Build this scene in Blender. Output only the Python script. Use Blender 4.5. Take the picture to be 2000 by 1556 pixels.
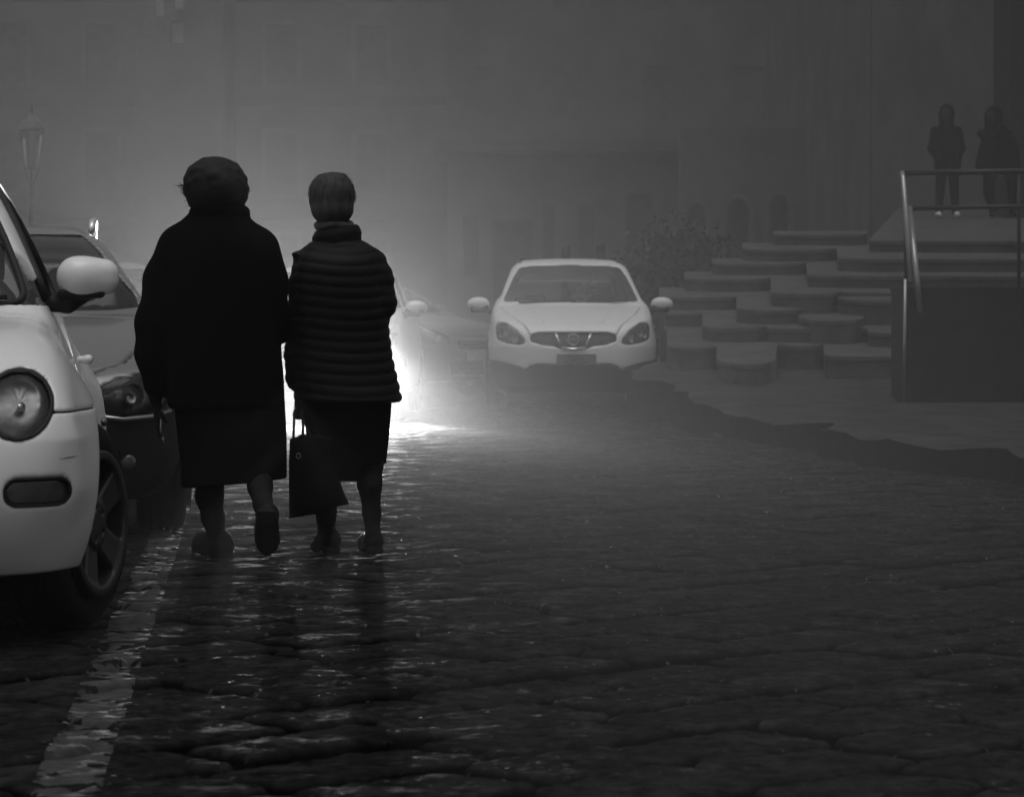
import bpy, math, random
import numpy as np
from mathutils import Vector, Matrix

PI = math.pi
R = math.radians
f32 = np.float32
for o in list(bpy.data.objects):
    bpy.data.objects.remove(o)
S = bpy.context.scene
COL = S.collection

# ------------------------------------------------------------------ camera
F = 6000.0          # focal length in photograph pixels (2000 wide)
HZ = 624.0          # row of the horizon in the photograph
EYE = 0.94          # height of the camera
cam = bpy.data.cameras.new('camera')
cam.sensor_width = 36.0
cam.lens = 36.0 * F / 2000.0
cam.shift_y = (HZ - 778.0) / 2000.0
cam.clip_start = 0.1
cam.clip_end = 1000.0
cam.dof.use_dof = True
cam.dof.focus_distance = 12.5
cam.dof.aperture_fstop = 9.0
camo = bpy.data.objects.new('camera', cam)
camo.location = (0, 0, EYE)
camo.rotation_euler = (R(90), 0, 0)
COL.objects.link(camo)
S.camera = camo

# ------------------------------------------------------------------ light
SUN_EL, SUN_AZ = R(80), R(200)
world = bpy.data.worlds.new("World")
S.world = world
world.use_nodes = True
wn = world.node_tree
for n in list(wn.nodes):
    wn.nodes.remove(n)
sky = wn.nodes.new('ShaderNodeTexSky')
sky.sky_type = 'NISHITA'
sky.sun_disc = False
sky.sun_elevation = SUN_EL
sky.sun_rotation = SUN_AZ
sky.dust_density = 5.0
bw = wn.nodes.new('ShaderNodeRGBToBW')
bg = wn.nodes.new('ShaderNodeBackground')
bg.inputs['Strength'].default_value = 0.108
out = wn.nodes.new('ShaderNodeOutputWorld')
wn.links.new(sky.outputs[0], bw.inputs[0])
wn.links.new(bw.outputs[0], bg.inputs['Color'])
wn.links.new(bg.outputs[0], out.inputs[0])
sl = bpy.data.lights.new('sun', 'SUN')
sl.energy = 0.5
sl.angle = R(50)
sl.color = (1, 1, 1)
so = bpy.data.objects.new('sun', sl)
# direction towards the sun: nishita azimuth measured from +Y clockwise
sd = Vector((math.sin(SUN_AZ) * math.cos(SUN_EL), math.cos(SUN_AZ) * math.cos(SUN_EL), math.sin(SUN_EL)))
so.rotation_euler = sd.to_track_quat('Z', 'Y').to_euler()
so.location = (0, 0, 30)
COL.objects.link(so)

HAZE_DENSITY = 0.0062
HAZE_COLOR = 0.29
HAZE_G = 0.62
LAMP_W = 23000.0
SPILL_W = 5700.0

S.view_settings.view_transform = 'Standard'
S.view_settings.look = 'None'
S.view_settings.gamma = 1.0
S.view_settings.use_curve_mapping = False
S.view_settings.exposure = -0.30
S.render.engine = 'CYCLES'
S.cycles.use_denoising = True
S.cycles.max_bounces = 8
S.cycles.volume_bounces = 1
S.cycles.transparent_max_bounces = 16
S.cycles.volume_step_rate = 1.0
S.cycles.sample_clamp_indirect = 5.0
S.cycles.caustics_reflective = False
S.cycles.caustics_refractive = False


def W(u, v, Y):
    """photograph pixel at distance Y -> point"""
    return Vector(((u - 1000.0) * Y / F, Y, EYE - (v - HZ) * Y / F))


# ------------------------------------------------------------------ materials
MATS = {}


def mat(name, col, rough=0.6, var=0.15, scale=8.0, bump=0.0, bscale=60.0, metal=0.0, spec=0.2, coat=0.0,
        stretch=(1, 1, 1), sheen=0.0, rvar=0.0):
    if name in MATS:
        return MATS[name]
    m = bpy.data.materials.new(name)
    m.use_nodes = True
    nt = m.node_tree
    p = nt.nodes['Principled BSDF']
    tc = nt.nodes.new('ShaderNodeTexCoord')
    mp = nt.nodes.new('ShaderNodeMapping')
    mp.inputs['Scale'].default_value = stretch
    nt.links.new(tc.outputs['Object'], mp.inputs[0])
    nz = nt.nodes.new('ShaderNodeTexNoise')
    nz.inputs['Scale'].default_value = scale
    nz.inputs['Detail'].default_value = 6
    nz.inputs['Roughness'].default_value = 0.6
    nt.links.new(mp.outputs[0], nz.inputs['Vector'])
    cr = nt.nodes.new('ShaderNodeMapRange')
    cr.inputs['From Min'].default_value = 0.25
    cr.inputs['From Max'].default_value = 0.75
    cr.inputs['To Min'].default_value = col * (1 - var)
    cr.inputs['To Max'].default_value = col * (1 + var)
    nt.links.new(nz.outputs['Fac'], cr.inputs['Value'])
    nt.links.new(cr.outputs[0], p.inputs['Base Color'])
    if rvar:
        rr = nt.nodes.new('ShaderNodeMapRange')
        rr.inputs['From Min'].default_value = 0.3
        rr.inputs['From Max'].default_value = 0.7
        rr.inputs['To Min'].default_value = max(0.02, rough - rvar)
        rr.inputs['To Max'].default_value = min(1, rough + rvar)
        n3 = nt.nodes.new('ShaderNodeTexNoise')
        n3.inputs['Scale'].default_value = scale * 1.7
        n3.inputs['Detail'].default_value = 5
        nt.links.new(mp.outputs[0], n3.inputs['Vector'])
        nt.links.new(n3.outputs['Fac'], rr.inputs['Value'])
        nt.links.new(rr.outputs[0], p.inputs['Roughness'])
    else:
        p.inputs['Roughness'].default_value = rough
    p.inputs['Metallic'].default_value = metal
    p.inputs['Specular IOR Level'].default_value = spec
    p.inputs['Coat Weight'].default_value = coat
    p.inputs['Coat Roughness'].default_value = 0.08
    p.inputs['Sheen Weight'].default_value = sheen
    if bump:
        n2 = nt.nodes.new('ShaderNodeTexNoise')
        n2.inputs['Scale'].default_value = bscale
        n2.inputs['Detail'].default_value = 5
        nt.links.new(mp.outputs[0], n2.inputs['Vector'])
        b = nt.nodes.new('ShaderNodeBump')
        b.inputs['Strength'].default_value = 0.6
        b.inputs['Distance'].default_value = bump
        nt.links.new(n2.outputs['Fac'], b.inputs['Height'])
        nt.links.new(b.outputs[0], p.inputs['Normal'])
    MATS[name] = m
    return m


def glass_mat(name, tint=0.55, refl=1.0, rough=0.03):
    if name in MATS:
        return MATS[name]
    m = bpy.data.materials.new(name)
    m.use_nodes = True
    nt = m.node_tree
    for n in list(nt.nodes):
        nt.nodes.remove(n)
    o = nt.nodes.new('ShaderNodeOutputMaterial')
    tr = nt.nodes.new('ShaderNodeBsdfTransparent')
    tr.inputs[0].default_value = (tint, tint, tint, 1)
    gl = nt.nodes.new('ShaderNodeBsdfGlossy')
    gl.inputs['Roughness'].default_value = rough
    gl.inputs['Color'].default_value = (refl, refl, refl, 1)
    fr = nt.nodes.new('ShaderNodeFresnel')
    fr.inputs['IOR'].default_value = 1.5
    mx = nt.nodes.new('ShaderNodeMixShader')
    nt.links.new(fr.outputs[0], mx.inputs[0])
    nt.links.new(tr.outputs[0], mx.inputs[1])
    nt.links.new(gl.outputs[0], mx.inputs[2])
    nt.links.new(mx.outputs[0], o.inputs[0])
    MATS[name] = m
    return m


def emit_mat(name, strength):
    m = bpy.data.materials.new(name)
    m.use_nodes = True
    p = m.node_tree.nodes['Principled BSDF']
    p.inputs['Emission Color'].default_value = (1, 1, 1, 1)
    p.inputs['Emission Strength'].default_value = strength
    return m


M_WHITE = mat('white_paint', 0.88, 0.28, 0.02, 3.0, coat=0.6)
M_WHITE2 = mat('white_paint_dusty', 0.62, 0.35, 0.03, 2.0, coat=0.4)
M_GREYP = mat('grey_metallic_paint', 0.20, 0.30, 0.03, 3.0, coat=0.8, metal=0.3)
M_SILVER = mat('silver_paint', 0.45, 0.3, 0.03, 3.0, coat=0.6, metal=0.3)
M_BLKPL = mat('black_plastic', 0.02, 0.5, 0.2, 20.0, bump=0.0008, bscale=300)
M_CLAD = mat('dark_cladding', 0.012, 0.6, 0.15, 10.0)
M_RUBBER = mat('tyre_rubber', 0.006, 0.8, 0.2, 12.0)
M_RIM = mat('alloy_rim', 0.07, 0.4, 0.15, 10.0, metal=0.7)
M_CHROME = mat('chrome', 0.75, 0.12, 0.05, 5.0, metal=1.0)
M_INTER = mat('dark_interior', 0.02, 0.8, 0.2, 10.0)
M_SEAT = mat('seat_cloth', 0.03, 0.9, 0.2, 20.0)
M_GLASS = glass_mat('window_glass', 0.72)
M_LENS = glass_mat('lens_glass', 0.85, 1.0, 0.02)
M_REFL = mat('reflector', 0.6, 0.22, 0.3, 14.0, metal=1.0)
M_AMBER = mat('dark_lens', 0.10, 0.15, 0.3, 18.0, coat=1.0)
M_COATA = mat('black_wool', 0.004, 0.95, 0.3, 60.0, bump=0.002, bscale=180, spec=0.03)
M_SKIRT = mat('dark_skirt_cloth', 0.005, 0.95, 0.2, 40.0, spec=0.03)
M_COATB = mat('quilted_nylon', 0.006, 0.55, 0.2, 30.0, bump=0.001, bscale=90, spec=0.12)
M_SKIN = mat('skin', 0.14, 0.6, 0.1, 10.0, spec=0.3)
M_STOCK = mat('dark_skin_stockings', 0.012, 0.8, 0.1, 20.0, spec=0.2)
M_HAIRD = mat('dark_hair', 0.010, 0.7, 0.4, 50.0, bump=0.004, bscale=90, spec=0.2, stretch=(1, 1, 0.3))
M_HAIRG = mat('grey_hair', 0.05, 0.75, 0.5, 40.0, bump=0.003, bscale=120, spec=0.2, stretch=(1, 1, 0.25))
M_SHOE = mat('black_leather', 0.005, 0.7, 0.2, 30.0)
M_SCARF = mat('patterned_scarf', 0.10, 0.8, 0.7, 40.0)
M_STONE = mat('step_stone', 0.065, 0.85, 0.35, 2.5, bump=0.01, bscale=9, spec=0.05)
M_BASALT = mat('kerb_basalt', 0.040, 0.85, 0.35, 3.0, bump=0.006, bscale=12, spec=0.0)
M_KERB_SHADE = mat('shaded_kerb_riser', 0.010, 0.9, 0.4, 6.0, bump=0.008, bscale=10, spec=0.0)  # kerb riser darkened: its shade is put into the colour
M_WALL = mat('plaster_wall', 0.12, 0.85, 0.35, 0.5, bump=0.02, bscale=6)
M_WALLD = mat('dark_church_stone', 0.03, 0.85, 0.3, 0.6, bump=0.02, bscale=5)
M_TRIM = mat('pale_stone_trim', 0.14, 0.8, 0.2, 2.0)
M_CORN = mat('weathered_cornice', 0.08, 0.85, 0.2, 1.0)
M_DOOR = mat('dark_door_wood', 0.11, 0.7, 0.3, 3.0)
M_METALD = mat('dark_painted_steel', 0.011, 0.6, 0.5, 5.0, metal=0.2)
M_RAIL = mat('galvanised_tube', 0.32, 0.35, 0.15, 20.0, metal=0.7)
M_RAILD = mat('dark_tube', 0.03, 0.4, 0.15, 20.0, metal=0.4)
M_IRON = mat('black_cast_iron', 0.02, 0.5, 0.2, 10.0)
M_PANE = glass_mat('lantern_glass', 0.9, 1.0, 0.1)
M_LEAF = mat('dark_foliage', 0.03, 0.7, 0.5, 5.0)
M_BARK = mat('bark', 0.06, 0.9, 0.3, 12.0)


# ------------------------------------------------------------------ object helpers
def tag(o, label=None, cat=None, group=None, kind=None):
    if label: o['label'] = label
    if cat: o['category'] = cat
    if group: o['group'] = group
    if kind: o['kind'] = kind
    return o


def thing(name, label, cat, loc=(0, 0, 0), rz=0.0, group=None):
    o = bpy.data.objects.new(name, None)
    o.empty_display_size = 0.2
    COL.objects.link(o)
    o.location = loc
    o.rotation_euler = (0, 0, rz)
    return tag(o, label, cat, group)


def link_mesh(name, V, Fc, m, parent=None, smooth=True):
    me = bpy.data.meshes.new(name)
    if isinstance(V, np.ndarray) and isinstance(Fc, np.ndarray) and len(Fc):
        k = Fc.shape[1]
        me.vertices.add(len(V))
        me.vertices.foreach_set('co', V.astype(f32).ravel())
        me.loops.add(len(Fc) * k)
        me.loops.foreach_set('vertex_index', Fc.astype(np.int32).ravel())
        me.polygons.add(len(Fc))
        me.polygons.foreach_set('loop_start', np.arange(0, len(Fc) * k, k, dtype=np.int32))
        me.update(calc_edges=True)
        me.validate()
    else:
        me.from_pydata([tuple(v) for v in V], [], [tuple(f) for f in Fc])
        me.update()
    if smooth:
        me.polygons.foreach_set('use_smooth', np.ones(len(me.polygons), dtype=bool))
    me.materials.append(m)
    o = bpy.data.objects.new(name, me)
    COL.objects.link(o)
    if parent is not None:
        o.parent = parent
    return o


class MB:
    """collects simple solids, links them as one mesh"""
    def __init__(s):
        s.V = []; s.F = []

    def add(s, V, Fc):
        n = len(s.V)
        s.V += [tuple(v) for v in V]
        s.F += [tuple(i + n for i in f) for f in Fc]
        return s

    def box(s, lo, hi, b=0.0):
        x0, y0, z0 = lo; x1, y1, z1 = hi
        if b <= 0:
            V = [(x0, y0, z0), (x1, y0, z0), (x1, y1, z0), (x0, y1, z0), (x0, y0, z1), (x1, y0, z1), (x1, y1, z1), (x0, y1, z1)]
            return s.add(V, [(0, 3, 2, 1), (4, 5, 6, 7), (0, 1, 5, 4), (1, 2, 6, 5), (2, 3, 7, 6), (3, 0, 4, 7)])
        return s.prism([(x0, y0), (x1, y0), (x1, y1), (x0, y1)], z0, z1, b)

    def prism(s, poly, z0, z1, b=0.0):
        """vertical prism of a counter-clockwise outline, top edge bevelled by b"""
        n = len(poly)
        rings = [(0, z0), (0, z1 - b)]
        if b > 0:
            rings += [(b * 0.3, z1 - b * 0.3), (b, z1)]
        cx = sum(p[0] for p in poly) / n; cy = sum(p[1] for p in poly) / n
        V = []
        for ins, z in rings:
            for i in range(n):
                p = poly[i]
                if ins:
                    a = poly[i - 1]; c = poly[(i + 1) % n]
                    d1 = Vector((p[0] - a[0], p[1] - a[1])).normalized(); d2 = Vector((c[0] - p[0], c[1] - p[1])).normalized()
                    nn = Vector((-d1.y - d2.y, d1.x + d2.x))
                    if nn.length > 1e-6: nn.normalize()
                    V.append((p[0] + nn.x * ins, p[1] + nn.y * ins, z))
                else:
                    V.append((p[0], p[1], z))
        Fc = [tuple(reversed(range(n)))]
        for k in range(len(rings) - 1):
            for i in range(n):
                j = (i + 1) % n
                Fc.append((k * n + i, k * n + j, (k + 1) * n + j, (k + 1) * n + i))
        Fc.append(tuple((len(rings) - 1) * n + i for i in range(n)))
        return s.add(V, Fc)

    def tube(s, pts, r, n=12, caps=True):
        pts = [Vector(p) for p in pts]
        rr = r if isinstance(r, (list, tuple)) else [r] * len(pts)
        V = []; Fc = []
        up = None
        for i, p in enumerate(pts):
            if i == 0: d = pts[1] - pts[0]
            elif i == len(pts) - 1: d = pts[-1] - pts[-2]
            else: d = (pts[i + 1] - p).normalized() + (p - pts[i - 1]).normalized()
            d.normalize()
            if up is None:
                up = Vector((0, 0, 1)) if abs(d.z) < 0.9 else Vector((1, 0, 0))
            a = d.cross(up).normalized(); bb = a.cross(d).normalized()
            up = bb
            for k in range(n):
                t = 2 * PI * k / n
                V.append(p + a * (rr[i] * math.cos(t)) + bb * (rr[i] * math.sin(t)))
        for i in range(len(pts) - 1):
            for k in range(n):
                j = (k + 1) % n
                Fc.append((i * n + k, i * n + j, (i + 1) * n + j, (i + 1) * n + k))
        if caps:
            Fc.append(tuple(reversed(range(n))))
            Fc.append(tuple((len(pts) - 1) * n + k for k in range(n)))
        return s.add(V, Fc)

    def lathe(s, prof, n=48, c=(0, 0, 0), axis='z'):
        V = []; Fc = []
        for (r, h) in prof:
            for k in range(n):
                t = 2 * PI * k / n
                a, b = r * math.cos(t), r * math.sin(t)
                if axis == 'z': V.append((c[0] + a, c[1] + b, c[2] + h))
                else: V.append((c[0] + h, c[1] + a, c[2] + b))
        for i in range(len(prof) - 1):
            for k in range(n):
                j = (k + 1) % n
                Fc.append((i * n + k, i * n + j, (i + 1) * n + j, (i + 1) * n + k))
        if prof[0][0] > 1e-4: pass
        return s.add(V, Fc)

    def build(s, name, m, parent=None, smooth=False):
        return link_mesh(name, s.V, s.F, m, parent, smooth)


# ------------------------------------------------------------------ fields
def smin(a, b, k):
    h = np.clip(0.5 + 0.5 * (b - a) / k, 0, 1)
    return b + (a - b) * h - k * h * (1 - h)


def smax(a, b, k):
    return -smin(-a, -b, k)


def poly_sd(px, py, poly):
    """signed distance to a closed polygon, broadcasting"""
    px, py = np.broadcast_arrays(px.astype(f32), py.astype(f32))
    d = np.full(px.shape, 1e9, f32)
    ins = np.zeros(px.shape, bool)
    n = len(poly)
    for i in range(n):
        ax, ay = poly[i]; bx, by = poly[(i + 1) % n]
        ex, ey = bx - ax, by - ay
        L = ex * ex + ey * ey
        if L < 1e-12: continue
        wx, wy = px - ax, py - ay
        t = np.clip((wx * ex + wy * ey) / L, 0, 1)
        dx, dy = wx - ex * t, wy - ey * t
        d = np.minimum(d, dx * dx + dy * dy)
        c = ((ay > py) != (by > py)) & (px < ex * (py - ay) / (ey if abs(ey) > 1e-9 else 1e-9) + ax)
        ins ^= c
    d = np.sqrt(d)
    return np.where(ins, -d, d).astype(f32)


def spline(pts, n=6, closed=True):
    """Catmull-Rom through points"""
    out_ = []
    N = len(pts)
    rng = range(N) if closed else range(N - 1)
    for i in rng:
        p0 = pts[(i - 1) % N] if closed or i > 0 else pts[0]
        p1 = pts[i]; p2 = pts[(i + 1) % N]
        p3 = pts[(i + 2) % N] if closed or i + 2 < N else pts[-1]
        for k in range(n):
            t = k / n
            out_.append(tuple(0.5 * (2 * p1[j] + (p2[j] - p0[j]) * t + (2 * p0[j] - 5 * p1[j] + 4 * p2[j] - p3[j]) * t * t +
                                     (-p0[j] + 3 * p1[j] - 3 * p2[j] + p3[j]) * t ** 3) for j in range(len(p1))))
    if not closed: out_.append(tuple(pts[-1]))
    return out_


def nets(Fd, lo, h):
    """surface nets of a scalar field (inside negative)"""
    nx, ny, nz = Fd.shape
    s = Fd < 0
    allv = np.ones((nx - 1, ny - 1, nz - 1), bool); anyv = np.zeros_like(allv)
    for a in (0, 1):
        for b in (0, 1):
            for c in (0, 1):
                q = s[a:nx - 1 + a, b:ny - 1 + b, c:nz - 1 + c]
                allv &= q; anyv |= q
    act = anyv & ~allv
    I, J, K = np.nonzero(act)
    if len(I) == 0: return np.zeros((0, 3)), np.zeros((0, 4), int)
    idx = np.full(act.shape, -1, np.int32)
    idx[I, J, K] = np.arange(len(I))
    corners = [(a, b, c) for a in (0, 1) for b in (0, 1) for c in (0, 1)]
    val = {c: Fd[I + c[0], J + c[1], K + c[2]] for c in corners}
    acc = np.zeros((len(I), 3)); cnt = np.zeros(len(I))
    for c in corners:
        for ax in range(3):
            if c[ax] == 0:
                c2 = list(c); c2[ax] = 1; c2 = tuple(c2)
                v0, v1 = val[c], val[c2]
                m = (v0 < 0) != (v1 < 0)
                t = np.where(m, v0 / np.where(m, v0 - v1, 1), 0)
                for q in range(3):
                    acc[:, q] += np.where(m, (t if q == ax else c[q]), 0)
                cnt += m
    V = acc / cnt[:, None]
    V += np.stack([I, J, K], 1)
    V = V * h + np.array(lo)
    quads = []
    for ax in range(3):
        sl0 = [slice(None)] * 3; sl1 = [slice(None)] * 3
        sl0[ax] = slice(0, -1); sl1[ax] = slice(1, None)
        a, b = s[tuple(sl0)], s[tuple(sl1)]
        m = a != b
        o1, o2 = [q for q in range(3) if q != ax]
        P = np.stack(np.nonzero(m), 1)
        ok = (P[:, o1] >= 1) & (P[:, o2] >= 1) & (P[:, o1] < Fd.shape[o1] - 1) & (P[:, o2] < Fd.shape[o2] - 1)
        P = P[ok]
        ins0 = a[P[:, 0], P[:, 1], P[:, 2]]
        def g(d1, d2):
            Q = P.copy(); Q[:, o1] -= d1; Q[:, o2] -= d2
            return idx[Q[:, 0], Q[:, 1], Q[:, 2]]
        q = np.stack([g(1, 1), g(0, 1), g(0, 0), g(1, 0)], 1)
        flip = ins0 if ax != 1 else ~ins0
        q[~flip] = q[~flip][:, ::-1]
        quads.append(q)
    return V, np.concatenate(quads)


class Field:
    def __init__(s, lo, hi, h):
        s.h = h; s.lo = np.array(lo, float)
        n = [int(math.ceil((hi[i] - lo[i]) / h)) + 1 for i in range(3)]
        ax = [(lo[i] + h * np.arange(n[i])).astype(f32) for i in range(3)]
        s.ax = ax
        s.X, s.Y, s.Z = ax[0][:, None, None], ax[1][None, :, None], ax[2][None, None, :]
        s.D = np.full(n, 1.0, f32)

    def sl(s, lo, hi):
        r = []
        for i in range(3):
            a = int(max(0, math.floor((lo[i] - s.lo[i]) / s.h)))
            b = int(min(s.D.shape[i], math.ceil((hi[i] - s.lo[i]) / s.h) + 1))
            r.append(slice(a, max(a, b)))
        r = tuple(r)
        return r, s.ax[0][r[0]][:, None, None], s.ax[1][r[1]][None, :, None], s.ax[2][r[2]][None, None, :]

    def _put(s, r, d, k, cut):
        if cut: s.D[r] = smax(s.D[r], -d, k)
        else: s.D[r] = smin(s.D[r], d, k)

    def cap(s, a, b, ra, rb=None, k=0.012, cut=False):
        rb = ra if rb is None else rb
        pad = max(ra, rb) + k + 4 * s.h
        lo = [min(a[i], b[i]) - pad for i in range(3)]; hi = [max(a[i], b[i]) + pad for i in range(3)]
        r, x, y, z = s.sl(lo, hi)
        if s.D[r].size == 0: return s
        e = [b[i] - a[i] for i in range(3)]
        L = sum(q * q for q in e) + 1e-12
        t = np.clip(((x - a[0]) * e[0] + (y - a[1]) * e[1] + (z - a[2]) * e[2]) / L, 0, 1)
        d = np.sqrt((x - a[0] - e[0] * t) ** 2 + (y - a[1] - e[1] * t) ** 2 + (z - a[2] - e[2] * t) ** 2) - (ra + (rb - ra) * t)
        s._put(r, d.astype(f32), k, cut)
        return s

    def chain(s, pts, rs, k=0.012, cut=False):
        for i in range(len(pts) - 1):
            s.cap(pts[i], pts[i + 1], rs[i], rs[i + 1], k, cut)
        return s

    def ell(s, c, rad, k=0.012, rot=None, cut=False):
        m = max(rad) + k + 4 * s.h
        r, x, y, z = s.sl([c[i] - m for i in range(3)], [c[i] + m for i in range(3)])
        if s.D[r].size == 0: return s
        x, y, z = x - c[0], y - c[1], z - c[2]
        if rot is not None:
            Mx = np.array(rot)
            x, y, z = (Mx[0][0] * x + Mx[1][0] * y + Mx[2][0] * z, Mx[0][1] * x + Mx[1][1] * y + Mx[2][1] * z,
                       Mx[0][2] * x + Mx[1][2] * y + Mx[2][2] * z)
        k0 = np.sqrt((x / rad[0]) ** 2 + (y / rad[1]) ** 2 + (z / rad[2]) ** 2)
        k1 = np.sqrt((x / rad[0] ** 2) ** 2 + (y / rad[1] ** 2) ** 2 + (z / rad[2] ** 2) ** 2) + 1e-9
        d = k0 * (k0 - 1) / k1
        s._put(r, d.astype(f32), k, cut)
        return s

    def rbox(s, c, half, rr=0.02, k=0.01, cut=False, rz=0.0):
        m = max(half) * 1.8 + k + 4 * s.h
        r, x, y, z = s.sl([c[i] - m for i in range(3)], [c[i] + m for i in range(3)])
        if s.D[r].size == 0: return s
        x, y, z = x - c[0], y - c[1], z - c[2]
        if rz:
            x, y = x * math.cos(rz) + y * math.sin(rz), -x * math.sin(rz) + y * math.cos(rz)
        qx, qy, qz = np.abs(x) - (half[0] - rr), np.abs(y) - (half[1] - rr), np.abs(z) - (half[2] - rr)
        d = np.sqrt(np.maximum(qx, 0) ** 2 + np.maximum(qy, 0) ** 2 + np.maximum(qz, 0) ** 2) + np.minimum(np.maximum(np.maximum(qx, qy), qz), 0) - rr
        s._put(r, d.astype(f32), k, cut)
        return s

    def loft(s, secs, k=0.015, cut=False, fold=None, power=2.3, cap_r=0.02):
        """secs: (z, cx, cy, rx, ry) rising; elliptical cross-sections, fold(theta, z) adds to the radius"""
        secs = sorted(secs)
        zz = np.array([q[0] for q in secs])
        zf = s.ax[2]
        # smooth interpolation
        def ip(i):
            return np.interp(zf, zz, [q[i] for q in secs]).astype(f32)
        def sm(a):
            w = max(1, int(0.02 / s.h))
            ker = np.ones(2 * w + 1) / (2 * w + 1)
            return np.convolve(np.pad(a, w, mode='edge'), ker, 'valid').astype(f32)
        cx, cy, rx, ry = [sm(ip(i))[None, None, :] for i in (1, 2, 3, 4)]
        x, y = (s.X - cx), (s.Y - cy)
        rho = (np.abs(x / rx) ** power + np.abs(y / ry) ** power) ** (1.0 / power)
        d = (rho - 1) * np.minimum(rx, ry)
        if fold is not None:
            th = np.arctan2(y / ry, x / rx)
            d = d - fold(th, s.Z)
        zc = np.maximum(zz[0] - s.Z, s.Z - zz[-1])
        d = smax(d, zc, cap_r)
        s._put((slice(None),) * 3, d.astype(f32), k, cut)
        return s

    def build(s, name, m, parent=None, keep=None):
        D = s.D.copy()
        D[0] = 1; D[-1] = 1; D[:, 0] = 1; D[:, -1] = 1; D[:, :, 0] = 1; D[:, :, -1] = 1
        V, Q = nets(D, s.lo, s.h)
        if keep is not None and len(Q):
            c = V[Q].mean(1)
            Q = Q[keep(c)]
        return link_mesh(name, V, Q, m, parent)


def field_piece(fn, lo, hi, h, name, m, parent, mirror=False, keep=None, close=True):
    sym = mirror and lo[0] < h * 1.5
    if sym: lo = (-h / 2, lo[1], lo[2])
    ax = [np.arange(lo[i], hi[i] + h, h).astype(f32) for i in range(3)]
    D = fn(ax[0][:, None, None], ax[1][None, :, None], ax[2][None, None, :])
    D = np.array(np.broadcast_to(D, (len(ax[0]), len(ax[1]), len(ax[2]))), dtype=f32)
    if close:
        D[0] = 1; D[-1] = 1; D[:, 0] = 1; D[:, -1] = 1; D[:, :, 0] = 1; D[:, :, -1] = 1
    V, Q = nets(D, lo, h)
    if keep is not None and len(Q):
        Q = Q[keep(V[Q].mean(1))]
        u, inv = np.unique(Q, return_inverse=True)
        V = V[u]; Q = inv.reshape(Q.shape)
    if mirror:
        V2 = V * np.array([-1, 1, 1]); im = np.arange(len(V)) + len(V)
        if sym:
            on = V[:, 0] < h * 0.5
            V[on, 0] = 0; V2[on, 0] = 0; im[on] = np.nonzero(on)[0]
        Q2 = im[Q[:, ::-1]]
        V = np.concatenate([V, V2]); Q = np.concatenate([Q, Q2])
    return link_mesh(name, V, Q, m, parent)


def noise2(x, y, seed=0):
    """value noise, numpy arrays"""
    xi = np.floor(x).astype(np.int64); yi = np.floor(y).astype(np.int64)
    fx = x - xi; fy = y - yi
    fx = fx * fx * (3 - 2 * fx); fy = fy * fy * (3 - 2 * fy)
    def hsh(a, b):
        n = (a * 374761393 + b * 668265263 + seed * 974711) & 0x7fffffff
        n = ((n ^ (n >> 13)) * 1274126177) & 0x7fffffff
        return ((n ^ (n >> 16)) & 0xffff) / 65535.0
    a = hsh(xi, yi); b = hsh(xi + 1, yi); c = hsh(xi, yi + 1); d = hsh(xi + 1, yi + 1)
    return (a * (1 - fx) + b * fx) * (1 - fy) + (c * (1 - fx) + d * fx) * fy


def hash2(a, b, seed=0):
    a = a.astype(np.int64); b = b.astype(np.int64)
    n = (a * 374761393 + b * 668265263 + seed * 974711) & 0x7fffffff
    n = ((n ^ (n >> 13)) * 1274126177) & 0x7fffffff
    return ((n ^ (n >> 16)) & 0xffff) / 65535.0

# ------------------------------------------------------------------ road
def road_h(X, Y, joint=False):
    """height of the worn lava paving"""
    wx = X + 0.03 * (noise2(X * 3.1, Y * 3.1, 5) - 0.5); wy = Y + 0.03 * (noise2(X * 3.3, Y * 2.9, 6) - 0.5)
    a = (wx + wy) / math.sqrt(2); b = (wy - wx) / math.sqrt(2)
    wb = 0.33
    j = np.floor(b / wb)
    la = 0.44 + 0.24 * hash2(j, j * 0 + 3, 1)
    off = hash2(j, j * 0 + 9, 2) * la
    i = np.floor((a + off) / la)
    fa = (a + off) / la - i; fb = b / wb - j
    da = np.minimum(fa, 1 - fa) * la; db = np.minimum(fb, 1 - fb) * wb
    rnd = hash2(i, j, 3); r2 = hash2(i, j, 4) - 0.5; r3 = hash2(i, j, 7) - 0.5
    jw = 0.006 + 0.030 * noise2(X * 2.2, Y * 2.2, 11)
    # corner-rounded distance to the joint
    rr = 0.06
    e = np.minimum(np.minimum(da, db), rr - np.sqrt(np.maximum(rr - da, 0) ** 2 + np.maximum(rr - db, 0) ** 2))
    t = np.clip((e - jw * 0.5) / (0.016 + jw * .5), 0, 1)
    t = 1 - (1 - t) ** 2
    if joint: return 1 - t
    h = (t - 1) * (0.026 + 0.014 * noise2(X * 5, Y * 5, 12))
    top = (rnd - 0.5) * 0.014 + (fa - 0.5) * r2 * 0.016 + (fb - 0.5) * r3 * 0.014
    # worn chisel marks: ridges across the slab, direction differs by slab
    ang = rnd * 3.1
    q = X * np.cos(ang) * 0.35 + Y * np.sin(ang + 0.6)
    p = X * 8 + Y * 3
    chis = (noise2(q * 26 + 7 * noise2(X * 6, Y * 6, 21), p, 22) - 0.5) * 0.006
    top += chis + (noise2(X * 14, Y * 14, 23) - 0.5) * 0.005 + (noise2(X * 45, Y * 45, 24) - 0.5) * 0.004
    return h + top * (0.3 + 0.7 * t) + (noise2(X * 0.8, Y * 0.8, 25) - 0.5) * 0.03


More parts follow.
